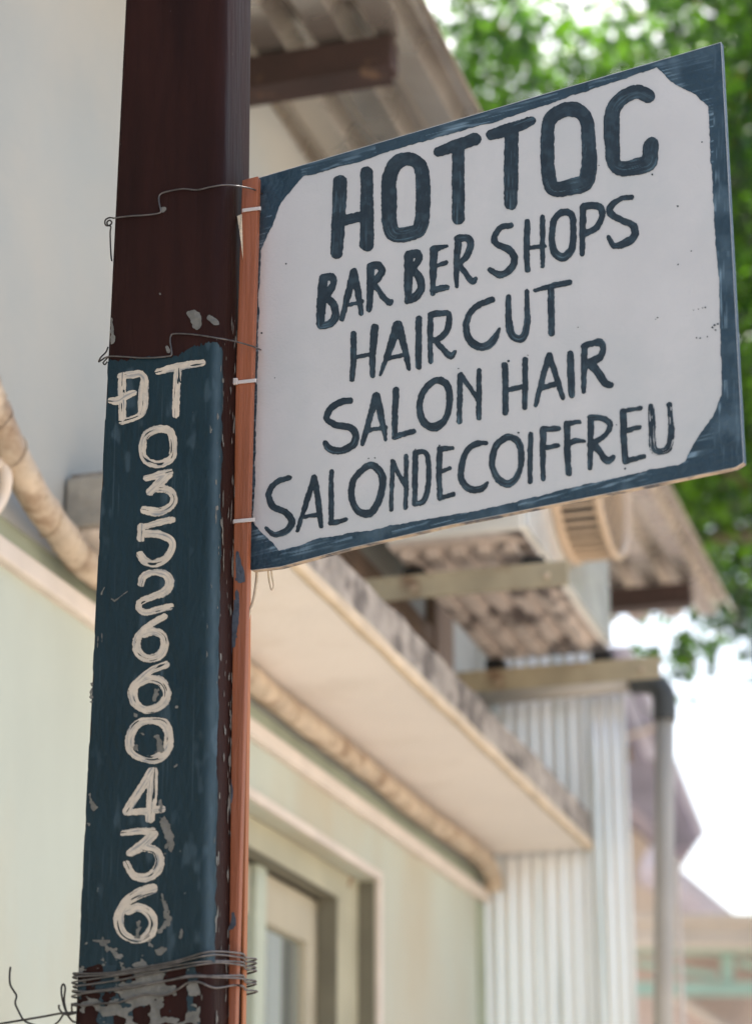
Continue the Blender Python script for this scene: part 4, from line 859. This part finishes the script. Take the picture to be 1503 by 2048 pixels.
# ================================================================== WIRES, TIES, CORD
def a_of(x): return float(np.interp(x, [0, 447, 482, 514, 517, 523], [-0.0032, -0.0032, 0.020, 0.0530, 0.07, 0.083]))
def pw(zc, pts): return [(zc[0] + x / zc[2], zc[1] + y / zc[2]) for x, y in pts]
ZH = (0, 1780, 2.783)
def wirep(pts): return [pp(x, y, a_of(x)) for x, y in pts]
w1 = pw(ZE, [(1375, 180), (1340, 162), (1290, 142), (1200, 123), (1090, 112), (980, 128), (880, 150), (780, 142), (690, 155), (615, 175), (594, 205), (597, 255), (608, 310), (580, 328), (480, 340), (380, 346), (300, 355), (255, 362)])
t1 = pw(ZE, [(255, 362), (225, 358), (195, 372), (188, 398), (200, 418), (225, 415), (240, 395), (225, 378), (205, 390), (210, 415), (232, 425), (228, 470), (230, 560), (234, 640), (240, 682)])
tw = empty('tie_wire', pp(300, 425, -0.004), 'upper grey tie wire stepped across the dark red post, knotted at its left end', 'wire', 'tie wires holding the sign')
tube('strand', wirep(w1), 0.00105, M['wire'], tw, k=5)
tube('twisted_end', [pp(x, y, 0.002 + 0.004 * sin(i * 1.7)) for i, (x, y) in enumerate(t1)], 0.00105, M['wire_dark'], tw, k=5)
w2 = pw(ZE, [(1358, 1352), (1310, 1330), (1240, 1308), (1150, 1285), (1060, 1268), (900, 1242), (800, 1232), (710, 1231), (684, 1245), (678, 1290), (686, 1340), (688, 1388), (660, 1400), (560, 1410), (460, 1412), (340, 1404), (230, 1400), (185, 1412)])
t2 = pw(ZE, [(185, 1412), (160, 1430), (142, 1440), (160, 1405), (195, 1370), (212, 1330)])
t3 = pw(ZE, [(215, 1405), (190, 1430), (175, 1450), (190, 1462), (205, 1440)])
tw2 = empty('tie_wire', pp(300, 720, -0.004), 'lower grey tie wire crossing the top of the blue paint, hooked at its left end', 'wire', 'tie wires holding the sign')
tube('strand', wirep(w2), 0.00105, M['wire'], tw2, k=5)
tube('twisted_end', [pp(x, y, 0.002 + 0.003 * sin(i * 1.7)) for i, (x, y) in enumerate(t2)], 0.00105, M['wire_dark'], tw2, k=5)
tube('twisted_end', [pp(x, y, 0.000) for x, y in t3], 0.001, M['wire_dark'], tw2, k=5)
# bundle round post and battens
bun = empty('wire_bundle', pp(320, 1960, -0.004), 'bundle of steel wire wound round the lower post and both battens', 'wire bundle')
BD = [
 [(415, 463), (500, 466), (640, 458), (760, 438), (950, 402), (1080, 366), (1150, 345), (1240, 343), (1340, 354)],
 [(415, 482), (500, 478), (650, 468), (900, 424), (1050, 388), (1150, 364), (1240, 362), (1340, 376)],
 [(412, 512), (500, 498), (600, 483), (800, 452), (1000, 418), (1130, 398), (1240, 395), (1335, 400)],
 [(418, 535), (500, 525), (660, 502), (840, 465), (980, 440), (1130, 412), (1240, 405), (1340, 418)],
 [(412, 560), (480, 566), (600, 553), (760, 530), (950, 500), (1060, 476), (1200, 478), (1338, 476)],
 [(410, 588), (470, 575), (600, 560), (720, 545), (900, 512), (1060, 484), (1200, 486), (1338, 492)],
 [(405, 634), (480, 640), (560, 632), (660, 626), (740, 600), (820, 580), (920, 585), (985, 556), (1050, 515), (1110, 513), (1160, 535), (1210, 545), (1300, 530), (1345, 534)],
]
def a_b(x): return float(np.interp(x, [0, 418, 470, 600], [-0.0035, -0.0035, 0.0525, 0.056]))
for i, pts in enumerate(BD):
    q = pw(ZH, pts); path = [pp(x, y, a_b(x)) for x, y in q]
    zl, zr = path[0][2], path[-1][2]; ne = float(P.loc(path[-1])[1]); nl = float(Ln(zl)) - 0.0022 - 0.0008 * (i % 3)
    back = [pp(487.5, q[-1][1] + 2, 0.070), pp(491.5, q[-1][1] + 8, 0.100), P.w(0.1175, ne - 0.006, pp(491.5, q[-1][1] + 8, 0.100)[2] - 0.001), P.w(0.1175, -0.06, (zl + zr) / 2), P.w(0.114, nl + 0.004, zl + 0.004), P.w(0.09, nl, zl + 0.003), P.w(0.03, nl, zl + 0.001), P.w(0.004, nl - 0.001, zl - 0.0005)]
    tube('strand', path + back, 0.00115, M['wire'], bun, k=5, closed=True)
# hanging conductor twisted on the left
lw = empty('loose_wire', pp(100, 2035, 0.0), 'twisted dark wire reaching left from the post with a loop and a loose upright end', 'wire')
def pz(pts, a0=0.0, wob=0.002): return [pp(x, y, a0 + wob * sin(i * 2.3)) for i, (x, y) in enumerate(pw(ZH, pts))]
tube('strand', pz([(-90, 760), (0, 745), (150, 720), (250, 703), (330, 688), (375, 684), (425, 680)]), 0.00125, M['wire_dark'], lw)
tube('loose_end', pz([(60, 428), (55, 470), (58, 525), (78, 562), (93, 590), (86, 630), (105, 675), (130, 720), (165, 742), (230, 762)]), 0.0012, M['wire_dark'], lw)
tube('loop', pz([(385, 700), (362, 660), (345, 590), (343, 545), (353, 524), (364, 545), (358, 610), (366, 660), (380, 700), (405, 730), (425, 735)], 0.002), 0.00115, M['wire_dark'], lw)
tube('twist', pz([(330, 640), (330, 660), (350, 685), (380, 695), (400, 682), (402, 640), (430, 630)], -0.002), 0.00115, M['wire_dark'], lw)
tube('twist', pz([(300, 755), (330, 728), (350, 698), (370, 680), (395, 690), (425, 684)], -0.003), 0.00115, M['wire_dark'], lw)
# cable ties
for (x0, x1, y, lab, hx) in ((486, 521, 421, 'topmost of the three white cable ties, near the top of the batten', None), (464, 512, 766, 'middle white cable tie with its square head left of the batten', 470), (468, 509, 1043, 'lowest of the three white cable ties, at the bottom corner of the sign', None)):
    c0 = P.at(x0, y, 'a', 0.0545); c1 = P.at(x1, y + 1, 'a', 0.0545); z = c0[2]
    zt = empty('cable_tie', P.w(0.055, c0[1], z), lab, 'cable tie', 'white cable ties on the batten')
    hh = 0.0022; n1 = c1[1] - 0.001
    e_ = S.at(x1 + 1, y + 1, 'a', -0.0012); e_ = P.loc(S.w(*e_)); F0, F1 = (0.0536, c0[1], z), (0.0536, n1, z)
    V = []; pts = [(0.075, c0[1] - 0.001, z), (0.0538, c0[1] - 0.001, z), (0.0536, c0[1] + 0.001, z), (0.0536, n1, z), (0.0545, n1 + 0.0014, z), tuple(e_)]
    for (pa, pn_, pz_) in pts:
        for (da, dz) in ((0, -hh), (0, hh), (0.0014, hh), (0.0014, -hh)): V.append(P.w(pa + da, pn_ + (0.0 if da == 0 else -0.0006), pz_ + dz))
    F = [(3, 2, 1, 0)] + [(4 * k + q, 4 * k + (q + 1) % 4, 4 * k + 4 + (q + 1) % 4, 4 * k + 4 + q) for k in range(5) for q in range(4)] + [(20, 21, 22, 23)]
    meshobj('strap', np.array(V), F, M['zip'], zt)
    if hx:
        h_ = P.at(hx, y, 'a', 0.052); box('head', P, 0.049, 0.0533, h_[1] - 0.0038, h_[1] + 0.0038, z - 0.0042, z + 0.0042, M['zip'], zt, bev=0.001)
cd = empty('cord', pp(510, 1140, 0.094), 'cream cord hanging behind the lower left corner of the sign', 'cord')
tube('strand', [pp(x, y, 0.094) for x, y in ((512, 1105), (514, 1140), (512, 1170), (507, 1200), (500, 1222), (494, 1245))], 0.0019, M['cord'], cd)
tube('loop', [pp(x, y, 0.097) for x, y in ((534, 1110), (536, 1140), (539, 1165), (543, 1179), (547, 1172), (543, 1145), (540, 1110))], 0.0012, M['cord'], cd)

tree(6.3, 12.8, 4.8, 2.3, 2.2, 2.9, 420, 60, 0.09, LM, 'tree beyond the right edge of the view, mirrored in the window glass', 0.3, 0.15, fresh=0.4)
